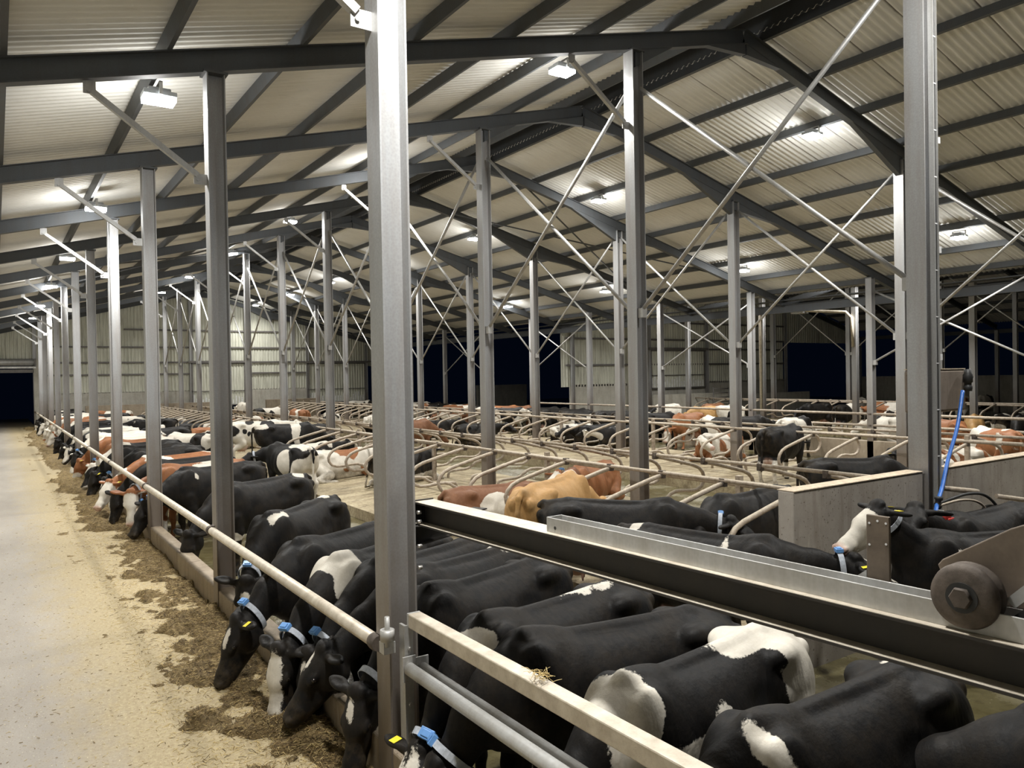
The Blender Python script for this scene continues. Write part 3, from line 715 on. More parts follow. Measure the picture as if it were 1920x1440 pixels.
# parallel second rail
t = on_beam('side_rail', ap-.02, .26, BT-.02, label='pale steel side rail parallel to the channel behind the wheel', cat='rail')
m = MB(); m.isec((.03, .0, -.02), (.03, -(L-ap), -.02), .07, .07, .007, .006); m.build('rail_section', M['rail'], t)
aw = along_of(1838, 1166, BT+.01)
t = on_beam('trolley', aw, .05, BT+.111, label='brown steel trolley with a grooved wheel running in the channel at the right edge', cat='trolley')
wl = MB(); wl.lathe((-.045, 0, 0), (1, 0, 0), [(0, .03), (0, .055), (.004, .080), (.008, .096), (.026, .101), (.032, .097), (.040, .076), (.052, .076), (.060, .097), (.066, .101), (.08, .097), (.085, .06)], 48)
wo = wl.build('wheel', M['rust'], t)
m = MB(); m.lathe((-.062, 0, 0), (1, 0, 0), [(0, .030), (.006, .034), (.02, .034), (.02, .05)], 6); m.build('axle_nut', M['rust'], wo)
m = MB(); m.lathe((-.0475, 0, 0), (1, 0, 0), [(0, .047), (.004, .047)], 32); m.build('hub_recess', M['black_rubber'], wo)
pl = [(.10, .085), (.115, .065), (.10, .03), (.03, -.03), (-.42, -.02), (-.62, .10), (-.62, .46), (-.10, .215)]
m = MB(); n = len(pl); m.add([(.055, y, z) for y, z in pl]+[(.067, y, z) for y, z in pl], [tuple(range(n-1, -1, -1)), tuple(range(n, 2*n))]+[(i, (i+1) % n, n+(i+1) % n, n+i) for i in range(n)]); m.build('arm_plate', M['plate'], t, bevel=.004)
m = MB(); m.lathe((.0545, .075, .062), (-1, 0, 0), [(0, .010), (.0008, .010)], 14); m.build('bolt_hole', M['black_rubber'], t)
m = MB(); m.bar((.04, -.10, -.02), (.04, -.34, .24), .012, .035, up=(1, 0, 0)) if False else m.bar((.04, -.105, -.01), (.04, -.36, .26), .034, .010, up=(1, 0, 0)); m.build('flat_bar', M['galv'], t)
m = MB(); m.add([(.03, -.10, -.06), (.03, -.6, -.05), (.03, -.6, .02), (.03, -.16, -.0), (.05, -.10, -.06), (.05, -.6, -.05), (.05, -.6, .02), (.05, -.16, -.0)], [(3,2,1,0),(4,5,6,7),(0,1,5,4),(1,2,6,5),(2,3,7,6),(3,0,4,7)]); m.build('rubber_skirt', M['black_rubber'], t)

# ---------------------------------------------------------------- box, cables and hoses on the column by the stall wall
q0 = aty(1698, 775, 4.98); q1 = aty(1814, 692, 4.78)
t = empty('control_box', ((q0.x+q1.x)/2, 4.8, q0.z), label='dusty brown steel box fixed behind the column at the stall wall', cat='box')
w2 = (q1.x-q0.x)/2; hh = q1.z-q0.z
m = MB(); m.box((-w2, 0, 0), (w2, .2, hh)); m.build('case', M['dusty_box'], t, bevel=.03)
m = MB(); m.box((-w2+.01, -.0, hh), (w2-.01, .2, hh+.012)); m.build('dust_layer', M['dry_top'], t)
m = MB(); m.lathe((w2-.10, -.07, hh-.27), (0, 0, 1), [(0, .045), (.03, .05), (.06, .05), (.07, .04), (.10, .04), (.11, .055), (.2, .055), (.22, .04), (.27, .04)], 16); m.cyl((w2-.10, -.07, hh-.10), (w2+.0, -.07, hh-.10), .02); m.build('hose_coupling', M['black_rubber'], t)
t = empty('cable_trunking', (8.6+.155, 4.5, .85), label='perforated cable trunking with white clips on the column at the stall wall', cat='trunking')
m = MB(); m.box((-.045, -.02, 0), (-.04, .03, 6.6)); m.box((.04, -.02, 0), (.045, .03, 6.6)); m.box((-.045, .03, 0), (.045, .035, 6.6)); m.build('tray', M['galv'], t)
m = MB()
for x in (-.022, -.004, .016): m.tube([(x+.004*math.sin(i*1.3+x*90), .0, .0+i*.33) for i in range(21)], .008, 8)
m.build('cable', M['black_rubber'], t)
m = MB(); z = .05
while z < 6.5: m.box((.047, -.012, z), (.049, .012, z+.028)); z += .075
for i in range(12): m.box((-.03, -.013, .3+i*.52), (.03, -.008, .312+i*.52))
m.build('slot_row', M['white_plastic'], t)
m = MB()
for z in (.72, 1.9, 3.1, 4.32): m.box((.046, -.03, z), (.075, .0, z+.07))
m.build('clip', M['white_plastic'], t)
def hose(name, pts, r, mat, **k):
    pts = [Vector(p) for p in pts]; o3 = pts[0].copy(); out = []
    n = len(pts)
    for i in range(n-1):
        a, b, c, d = pts[max(i-1, 0)], pts[i], pts[i+1], pts[min(i+2, n-1)]
        for j in range(8):
            q = j/8; out.append(.5*((2*b)+(c-a)*q+(2*a-5*b+4*c-d)*q*q+(3*b-a-3*c+d)*q**3)-o3)
    out.append(pts[-1]-o3)
    t = empty(name, o3, **k); m = MB(); m.tube(out, r, 10); m.build('pipe', M[mat], t); return t
hs = [aty(1805, 733, 4.68), aty(1795, 800, 4.6), aty(1778, 860, 4.5), aty(1766, 915, 4.35), aty(1757, 945, 4.25), aty(1752, 985, 4.1)]
t = hose('water_hose', hs, .022, 'blue', label='blue water hose hanging from the dusty box down past the stall wall', cat='hose')
m = MB(); c0 = hs[4]-hs[0]; m.lathe(c0+Vector((0, 0, -.05)), (0.1, -.1, 1), [(0, .03), (.02, .04), (.05, .04), (.06, .03), (.09, .03), (.10, .042), (.13, .042)], 14); m.build('hose_joint', M['black_rubber'], t)
hose('black_hose', [aty(1760, 945, 4.25), aty(1785, 935, 4.2), aty(1815, 926, 4.2), aty(1845, 928, 4.2), aty(1868, 948, 4.2), aty(1880, 980, 4.15)], .016, 'black_rubber', label='thin black hose arching from the blue hose joint in front of the right stall wall', cat='hose')
hose('black_hose', [aty(1762, 948, 4.22), aty(1800, 938, 4.15), aty(1830, 940, 4.15), aty(1848, 955, 4.15), aty(1852, 985, 4.1)], .013, 'pipe', label='dirty grey hose just below the arching black hose', cat='hose')
for (u0, v0, u1, v1, lab) in ((1765, 915, 1834, 922, 'upper dung-crusted pipe stub poking from the column by the blue hose'), (1868, 930, 1925, 938, 'upper pipe stub on the right stall wall'), (1856, 955, 1925, 968, 'lower pipe stub on the right stall wall, beside the arching hose')):
    a, b = aty(u0, v0, 4.45), aty(u1, v1, 4.3); t = empty('pipe_stub', a, label=lab, cat='pipe'); m = MB(); m.tube([(0, 0, 0), (b-a)*.9, b-a], [.028, .03, .026], 12); m.build('pipe', M['pipe'], t)
t = empty('red_coupling', aty(1783, 975, 4.05), label='small red hose coupling lying behind the black cow by the stall wall', cat='coupling')
m = MB(); m.box((-.10, -.03, -.04), (.10, .03, .03)); m.box((-.14, -.02, .01), (-.02, .03, .06)); m.build('body', M['red'], t, bevel=.012)
# white water pipe in the second house
hp = [Vector((29.25, 23, 0.9)), Vector((29.25, 23, 5.2)), Vector((29.25, 22.8, 5.4)), Vector((29.25, 21, 5.3)), Vector((29.25, 18.7, 5.05)), Vector((29.25, 18.45, 4.8)), Vector((29.25, 18.4, 3.6))]
t = empty('water_pipe', hp[0], label='pale overhead water pipe between two columns of the second house', cat='pipe')
m = MB(); m.tube([p-hp[0] for p in hp], .06, 10); m.build('pipe', M['rail'], t)
m = MB(); m.box((-.2, -2.4, 4.25), (.2, -1.8, 4.6)); m.build('junction_box', M['galv'], t)
# gate in front of the second house's end wall
g0 = aty(1338, 755, 30.2); t = empty('field_gate', (g0.x, 30.2, FLOOR), label='small grey barred gate standing in front of the second house end wall', cat='gate')
m = MB()
for z in (.9, 1.15, 1.4, 1.65, 1.9): m.tube([(0, 0, z), (1.3, 0, z)], .03, 8)
m.build('bar', M['girt'], t); 
for x in (0, 1.3): m = MB(); m.tube([(x, 0, 0), (x, 0, 2.0)], .04, 8); m.build('gate_post', M['girt'], t)
# ---------------------------------------------------------------- cattle: one smooth surface per animal
def rot_zy(yaw, pitch):
    """columns: forward, left, up of a frame turned by yaw about z then pitched (positive lifts the nose)"""
    cy, sy, c, s = math.cos(yaw), math.sin(yaw), math.cos(pitch), math.sin(pitch)
    return np.array([[cy*c, -sy, -cy*s], [sy*c, cy, -sy*s], [s, 0, c]])

class Field:
    """signed distance on a regular grid, built up from blended shapes"""
    def __init__(s, lo, hi, h):
        s.h = h; s.lo = np.array(lo, np.float32); n = np.ceil((np.array(hi)-lo)/h).astype(int)+1
        s.ax = [np.float32(lo[i])+np.arange(n[i], dtype=np.float32)*np.float32(h) for i in range(3)]; s.G = np.full(n, 1.0, np.float32)
    def region(s, a, b):
        sl = []
        for i in range(3):
            j0 = int(max(0, math.floor((a[i]-s.lo[i])/s.h))); j1 = int(min(len(s.ax[i]), math.ceil((b[i]-s.lo[i])/s.h)+1)); sl.append(slice(j0, max(j1, j0)))
        X, Y, Z = np.meshgrid(*[s.ax[i][sl[i]] for i in range(3)], indexing='ij'); return tuple(sl), X, Y, Z
    def put(s, sl, d, k, sub=False):
        g = s.G[sl]
        if sub:
            h = np.clip(.5-.5*(g+d)/k, 0, 1); s.G[sl] = g*(1-h)+(-d)*h + k*h*(1-h)
        else:
            h = np.clip(.5+.5*(g-d)/k, 0, 1); s.G[sl] = g*(1-h)+d*h - k*h*(1-h)
    def cone(s, a, b, ra, rb, k=.03, lat=None, ls=1.0):
        """tapered capsule, narrowed along lat by ls (<1 narrower)"""
        a, b = np.array(a, float), np.array(b, float); R = max(ra, rb)+k+.03
        sl, X, Y, Z = s.region(np.minimum(a, b)-R, np.maximum(a, b)+R)
        if X.size == 0: return
        if lat is not None:
            l = np.array(lat, float); f = 1/ls-1; t = (X*l[0]+Y*l[1]+Z*l[2])*f; X, Y, Z = X+t*l[0], Y+t*l[1], Z+t*l[2]
            a = a+l*(a@l)*f; b = b+l*(b@l)*f
        u = b-a; q = np.clip(((X-a[0])*u[0]+(Y-a[1])*u[1]+(Z-a[2])*u[2])/(u@u), 0, 1)
        d = np.sqrt((X-a[0]-q*u[0])**2+(Y-a[1]-q*u[1])**2+(Z-a[2]-q*u[2])**2)-(ra+(rb-ra)*q)
        s.put(sl, d*(ls if lat is not None else 1)**.5, k)
    def chain(s, pts, rs, k=.03, **o):
        for i in range(len(pts)-1): s.cone(pts[i], pts[i+1], rs[i], rs[i+1], k, **o)
    def ell(s, c, r, k=.03, R=None, sub=False):
        c = np.array(c, float); r = np.array(r, float); ext = r if R is None else np.full(3, r.max()); ext = ext+k+.03
        sl, X, Y, Z = s.region(c-ext, c+ext)
        if X.size == 0: return
        X, Y, Z = X-c[0], Y-c[1], Z-c[2]
        if R is not None: X, Y, Z = [X*R[0, i]+Y*R[1, i]+Z*R[2, i] for i in range(3)]
        k0 = np.sqrt((X/r[0])**2+(Y/r[1])**2+(Z/r[2])**2); k1 = np.sqrt((X/r[0]**2)**2+(Y/r[1]**2)**2+(Z/r[2]**2)**2)+1e-6
        s.put(sl, k0*(k0-1)/k1, k, sub)
    def torso(s, st_, k, dz=0.0, wide=1.0):
        T = np.array(st_, np.float32); x0, x1 = T[:, 0].min()-.12, T[:, 0].max()+.12
        sl, X, Y, Z = s.region((x0, -.62, -.1), (x1, .62, 1.6))
        o = np.argsort(T[:, 0]); xs = T[o, 0]; f = lambda c, x: np.interp(x, xs, T[o, c]).astype(np.float32)
        x1d = s.ax[0][sl[0]]; sm = lambda a: a
        w = f(1, x1d)[:, None, None]*wide; top = f(2, x1d)[:, None, None]+dz; bot = f(3, x1d)[:, None, None]+dz
        zc = bot+(top-bot)*.47; hu = top-zc; hl = zc-bot
        t = np.where(Z > zc, (Z-zc)/hu, (zc-Z)/hl)
        e = np.where(Z > zc, 1.75, 2.1)                       # roof-like back, rounder belly
        rad = (np.abs(Y/w)**2.1+np.abs(t)**e)**(1/2.05)
        d = (rad-1)*np.minimum(w, np.where(Z > zc, hu, hl))*.9
        over = np.maximum(np.maximum(xs[0]-X, X-xs[-1]), 0); d = np.where(over > 0, np.sqrt(np.maximum(d, 0)**2+over**2)+np.minimum(d, 0)*0, d)
        s.put(sl, d, k)
    def mesh(s):
        G = s.G; h = s.h; nx, ny, nz = G.shape; ins = G < 0
        c = sum(ins[i:nx-1+i, j:ny-1+j, k:nz-1+k].astype(np.int8) for i in (0, 1) for j in (0, 1) for k in (0, 1))
        act = np.argwhere((c > 0) & (c < 8)); vid = np.full((nx-1, ny-1, nz-1), -1, np.int32); vid[act[:, 0], act[:, 1], act[:, 2]] = np.arange(len(act))
        acc = np.zeros((len(act), 3), np.float32); cnt = np.zeros((len(act), 1), np.float32)
        corners = [(i, j, k) for i in (0, 1) for j in (0, 1) for k in (0, 1)]
        val = {q: G[act[:, 0]+q[0], act[:, 1]+q[1], act[:, 2]+q[2]] for q in corners}
        for a in corners:
            for ax in range(3):
                if a[ax] == 1: continue
                b = tuple(v+(1 if i == ax else 0) for i, v in enumerate(a)); va, vb = val[a], val[b]; m = (va < 0) != (vb < 0)
                t = np.where(m, va/(va-vb+1e-12), 0)[:, None]; p = np.array(a, np.float32)[None]+t*np.eye(3, dtype=np.float32)[ax]
                acc += np.where(m[:, None], p, 0); cnt += m[:, None]
        V = (act+acc/np.maximum(cnt, 1))*h+s.lo; F = []
        for ax in range(3):
            A = ins; B = np.roll(ins, -1, ax); e = A != B; i, j, k = np.nonzero(e)
            o1, o2 = [(1, 2), (2, 0), (0, 1)][ax]; I = np.stack([i, j, k], -1); ok = (I[:, ax] < G.shape[ax]-1) & (I[:, o1] > 0) & (I[:, o2] > 0) & (I[:, o1] < G.shape[o1]-1) & (I[:, o2] < G.shape[o2]-1)
            I = I[ok]; u = np.zeros(3, int); u[o1] = 1; v = np.zeros(3, int); v[o2] = 1
            g = lambda q: vid[q[:, 0], q[:, 1], q[:, 2]]
            Q = np.stack([g(I), g(I-u), g(I-u-v), g(I-v)], -1); inside = A[I[:, 0], I[:, 1], I[:, 2]]; Q[~inside] = Q[~inside][:, ::-1]
            F.append(Q)
        F = np.concatenate(F); F = F[(F >= 0).all(1)][:, ::-1]
        return V.astype(np.float32), F
BODY = [(-.97,.12,1.24,.98),(-.90,.20,1.325,.84),(-.75,.265,1.365,.74),(-.55,.285,1.38,.64),(-.35,.285,1.355,.60),(-.1,.325,1.335,.545),(.15,.335,1.33,.545),(.38,.30,1.345,.57),(.55,.245,1.375,.60),(.70,.215,1.345,.62),(.84,.175,1.26,.66),(.95,.11,1.13,.74)]
POSES = {   # neck pitch, neck yaw, head pitch, head yaw (relative to the neck)
    'feed': (-33, 0, -72, 0), 'feed_l': (-33, 12, -68, 0), 'feed_r': (-33, -14, -70, -14), 'feed_hi': (-22, 4, -55, 8), 'feed_far': (-31, -6, -66, -6),
    'look': (12, 0, -22, 0), 'look_l': (10, 38, -20, 22), 'look_r': (10, -38, -20, -22), 'low': (-20, 0, -45, 0), 'low_l': (-22, 24, -40, 20), 'low_r': (-22, -24, -40, -20), 'up': (24, 6, 2, 10), 'rest': (-6, 8, -32, 12),
    'lie': (18, 0, -20, 0), 'lie_l': (14, 45, -18, 35), 'lie_r': (14, -45, -18, -35), 'lie_back': (2, 75, -15, 60)}
def ear_axes(s):
    e0 = np.array([-.22, s*.95, -.16]); e0 /= np.linalg.norm(e0); w = np.array([.80, 0, .60]); w -= e0*(w@e0); w /= np.linalg.norm(w); n = np.cross(w, e0)
    if n[2] < 0: n = -n
    return np.stack([e0, n, w], 1)
class CowForm: pass
CACHE = {}
def cow_form(pose, h, leg=0, lie=None):
    key = (pose if isinstance(pose, str) else tuple(pose), h, leg, lie)
    if key in CACHE: return CACHE[key]
    np_, ny, hp, hy = POSES[pose] if isinstance(pose, str) else pose
    lying = (isinstance(pose, str) and pose.startswith('lie')) if lie is None else lie
    dz = -.535 if lying else 0.0
    NB = np.array([.66, 0, (1.06 if np_ < -10 else 1.10)+dz]); nl = .70
    Rn = rot_zy(math.radians(ny), math.radians(np_)); Rm_ = rot_zy(math.radians(ny*.45), math.radians(np_*.72+3))
    mid = NB+Rm_[:, 0]*nl*.48; poll = mid+Rn[:, 0]*nl*.54
    Rh = rot_zy(math.radians(ny+hy), math.radians(hp)); HS = 1.10; H = lambda x, y, z: poll+Rh@(np.array([x, y, z])*HS)
    muz = H(.5, 0, 0); pts = np.array([[-1.15, -.5, -.02+0], [1.0, .5, 1.5+dz], poll+.26, poll-.26, muz+.14, muz-.14])
    if lying: pts = np.vstack([pts, [[-1.2, -.75, -.02], [1.15, .62, 1]]])
    f = Field(pts.min(0)-.03, pts.max(0)+.03, h)
    f.torso(BODY, .02, dz, 1.10 if lying else 1.0)
    for s in (-1, 1):
        f.ell((.60, s*.165, 1.02+dz), (.19, .095, .33), .07)          # shoulder blade
        f.ell((-.56, s*.225, 1.265+dz), (.11, .07, .07), .075)        # hook bone
        f.ell((-.95, s*.115, 1.19+dz), (.06, .055, .07), .05)          # pin bone
        f.ell((-.70, s*.175, 1.0+dz), (.23, .13, .30), .08)             # thigh
        f.ell((-.26, s*.36, 1.13+dz), (.14, .09, .11), .06, sub=True)  # hollow flank
        f.ell((.30, s*.36, .98+dz), (.05, .05, .28), .10, sub=True)    # crease behind the shoulder
    f.cone((-.62, 0, 1.35+dz), (.45, 0, 1.325+dz), .035, .035, .05)    # spine
    f.cone((.40, 0, 1.32+dz), (.62, 0, 1.36+dz), .05, .055, .05)       # withers
    f.cone((-.90, 0, 1.30+dz), (-.62, 0, 1.34+dz), .05, .04, .06)
    lat = Rn[:, 1]
    f.cone((.50, 0, 1.12+dz), tuple(NB+Rm_[:, 0]*.10), .245, .225, .07, lat=(0, 1, 0), ls=.72)
    f.cone(tuple(NB+Rm_[:, 0]*.08), tuple(mid), .225, .165, .06, lat=Rm_[:, 1], ls=.68); f.cone(tuple(mid), tuple(poll-Rh[:, 2]*.06-Rn[:, 0]*.02), .165, .118, .05, lat=lat, ls=.70)
    f.cone(tuple(NB-np.array([-.12, 0, .22])), tuple(mid-Rm_[:, 2]*.13), .07, .035, .08)           # dewlap
    # head
    hl = Rh[:, 1]; E = lambda c, r, k, R=Rh, **o: f.ell(c, tuple(q*HS for q in r), k, R, **o); Cn = lambda a, b, ra, rb, k, **o: f.cone(a, b, ra*HS, rb*HS, k, **o)
    E(H(.06, 0, -.035), (.135, .112, .118), .03); E(H(.15, 0, .005), (.13, .102, .072), .03)
    Cn(H(.14, 0, -.035), H(.40, 0, -.05), .092, .070, .03, lat=hl, ls=.84); Cn(H(.40, 0, -.055), H(.465, 0, -.058), .070, .068, .025, lat=hl, ls=1.14)
    Cn(H(.06, 0, -.150), H(.40, 0, -.105), .078, .05, .04, lat=hl, ls=.85)
    E(H(-.03, 0, .055), (.06, .075, .05), .03)
    for s in (-1, 1):
        E(H(.09, s*.064, -.10), (.10, .047, .09), .03)
        E(H(.165, s*.096, .010), (.048, .022, .026), .018)
        E(H(.478, s*.062, -.03), (.03, .024, .022), .012)
        er = Rh@ear_axes(s); ec = H(-.045, s*.205, -.005)
        Cn(H(-.01, s*.08, .005), H(-.02, s*.14, .005), .034, .03, .02)
        E(ec, (.088, .026, .050), .015, er); E(ec+er[:, 0]*.055, (.062, .018, .030), .02, er); f.ell(ec+er[:, 1]*.030+er[:, 0]*.01, (.075, .016, .034), .012, er, sub=True)
        E(H(.508, s*.036, -.035), (.02, .014, .012), .008, sub=True)
    # legs
    if not lying:
        for s in (-1, 1):
            o = (.05 if (leg+s) % 3 == 0 else -.03); p = (.10 if (leg+s) % 2 == 0 else -.04) if leg else 0
            f.chain([(.60, s*.17, .88), (.55, s*.185, .66), (.59+o*.5, s*.175, .40), (.585+o, s*.17, .33), (.59+o, s*.17, .13)], [.12, .088, .056, .043, .038], .035)
            f.chain([(.59+o, s*.17, .13), (.62+o, s*.17, .06), (.64+o, s*.17, .035)], [.044, .05, .052], .02); f.ell((.63+o, s*.17, .02), (.072, .056, .035), .015)
            f.chain([(-.68, s*.17, .90), (-.56, s*.20, .70), (-.66+p*.3, s*.19, .60), (-.86+p, s*.18, .47), (-.84+p, s*.18, .40), (-.80+p, s*.18, .14)], [.17, .135, .10, .056, .048, .040], .04)
            f.chain([(-.80+p, s*.18, .14), (-.76+p, s*.18, .06), (-.75+p, s*.18, .035)], [.044, .05, .052], .02); f.ell((-.76+p, s*.18, .02), (.072, .056, .035), .015)
        f.ell((-.52, 0, .565), (.20, .17, .15), .06); f.ell((-.66, 0, .62), (.12, .13, .16), .06)
        for sx in (-.44, -.60):
            for s in (-1, 1): f.cone((sx, s*.08, .45), (sx, s*.085, .375), .022, .014, .015)
        tl = [(-.93, 0, 1.33), (-1.02, .0, 1.27), (-1.06, .0, 1.10), (-1.055, .01, .85), (-1.05, .02, .62), (-1.05, .03, .48), (-1.05, .03, .34)]
        f.chain(tl, [.042, .034, .027, .023, .024, .042, .016], .025)
    else:
        for s in (-1, 1):
            f.chain([(.60, s*.20, .36), (.78, s*.26, .14), (1.02, s*.22, .085), (.80, s*.17, .055), (.70, s*.17, .05)], [.11, .085, .056, .045, .045], .035)
        f.chain([(-.68, -.22, .42), (-.34, -.42, .22), (-.72, -.50, .12), (-.52, -.54, .07), (-.28, -.56, .055), (-.20, -.56, .05)], [.17, .12, .07, .05, .05, .05], .04)
        f.chain([(-.68, .20, .42), (-.42, .34, .20), (-.75, .34, .10), (-.5, .36, .06)], [.17, .12, .07, .05], .04)
        f.ell((-.55, -.12, .14), (.22, .2, .12), .05)
        f.chain([(-.93, 0, .79), (-1.02, .02, .70), (-1.05, .06, .45), (-1.08, .12, .15), (-1.02, .22, .05), (-.85, .30, .04)], [.042, .034, .027, .024, .028, .03], .025)
    V, F = f.mesh()
    c = CowForm(); c.V, c.F, c.poll, c.Rh, c.Rn, c.mid, c.lying, c.NB, c.dz = V, F, poll, Rh, Rn, mid, lying, NB, dz
    c.Hl = (V-poll)@Rh/HS; c.HS = HS
    CACHE[key] = c
    return c

def coat_material(name, dark, dusty, white=(.70, .655, .57), rough=.5):
    m = MT(name); a = m.attr('coat'); fr = m.noise(38, 4, .7); n = m.noise(5, 6, .7)
    fac = m.math('ADD', a, m.math('MULTIPLY', m.math('SUBTRACT', fr, .5), .05))
    fac = m.ramp(m.math('ADD', m.math('MULTIPLY', fac, 20), .5, clamp=True), [(.42, 0.0), (.58, 1.0)])
    hair = m.noise(90, 4, .7, stretch=(.25, 1, 1))
    d = m.mix(m.ramp(n, [(.42, 0.0), (.75, 1.0)]), dark, dusty); d = m.mix(m.ramp(hair, [(.4, 0.0), (.8, .5)]), d, dusty)
    w = m.ramp(n, [(.3, white), (.7, tuple(x*.80 for x in white))]); w = m.mix(m.ramp(hair, [(.45, 0.0), (.8, .35)]), w, (.46, .40, .30))
    c = m.mix(fac, d, w)
    c = m.mix(m.attr('skin'), c, (.50, .29, .22))
    # dung splashes low on the legs and flanks
    soil = m.math('MULTIPLY', m.attr('soil'), m.ramp(m.noise(7, 6, .75), [(.42, 0.0), (.62, 1.0)]))
    c = m.mix(soil, c, (.105, .075, .04)); c = m.mix(m.attr('hoof'), c, (.035, .028, .02))
    m.color(c).set(roughness=rough); m.p.inputs['Specular IOR Level'].default_value = .17
    m.p.inputs['Sheen Weight'].default_value = .0
    m.bump(m.math('ADD', m.math('MULTIPLY', hair, .12), m.math('MULTIPLY', m.noise(9, 4, .55, stretch=(1.2, 1, .45)), 1.3)), .5, .016); return m.m
CM = {'k': coat_material('coat_black_white', (.0055, .0057, .0063), (.0135, .0115, .010), rough=.56),
      'r': coat_material('coat_red_white', (.235, .09, .036), (.32, .145, .065)),
      't': coat_material('coat_tan', (.42, .235, .085), (.52, .32, .14)),
      'b': coat_material('coat_brown', (.15, .065, .032), (.22, .105, .055))}
NOISES = {}
def coat_field(c, V, spec, seed):
    """white where positive; spec is a base value followed by ellipsoid patches, +1 white or -1 dark"""
    rs = np.random.RandomState(seed*7+3); off = rs.rand(3)*20
    q = V*3.3+off
    warp = np.stack([N0(q), N0(q+7.3), N0(q+13.1)], -1)*.075+np.stack([N0(q*3.1), N0(q*3.1+7.3), N0(q*3.1+13.1)], -1)*.025
    P = V+warp; Hh = c.Hl+warp*.35
    fld = np.full(len(V), -.2, np.float32)
    for s in spec:
        if s[0] == 'all': fld[:] = .2
        elif s[0] == 'n':                                            # random Holstein patches with a share of white
            o2 = rs.rand(3)*20; fld = np.maximum(fld, (N0(V*np.array([1.5, 1.0, 1.7])+o2)+.35*N0(V*3.7+o2)+s[1])*.28)
        elif s[0] in 'bh' or s[0] in 'BH':
            Q = P if s[0] in 'bB' else Hh; e = (1-np.sqrt((((Q-np.array(s[1]))/np.array(s[2]))**2).sum(-1)))*min(s[2])
            fld = np.maximum(fld, e) if s[0] in 'bh' else np.minimum(fld, -e)
        elif s[0] == 'socks': fld = np.maximum(fld, (s[1]-P[:, 2]))
        elif s[0] == 'legs':
            fld = np.where(V[:, 2] < .62, np.maximum(fld, (s[1]-P[:, 2])), fld)
    return fld
BLAZE = ('h', (.22, 0, .06), (.26, .042, .12)); STAR = ('h', (.10, 0, .09), (.05, .04, .09)); WFACE = ('h', (.26, 0, 0), (.30, .16, .20)); SNIP = ('h', (.40, 0, .03), (.10, .03, .09))
COWS = []
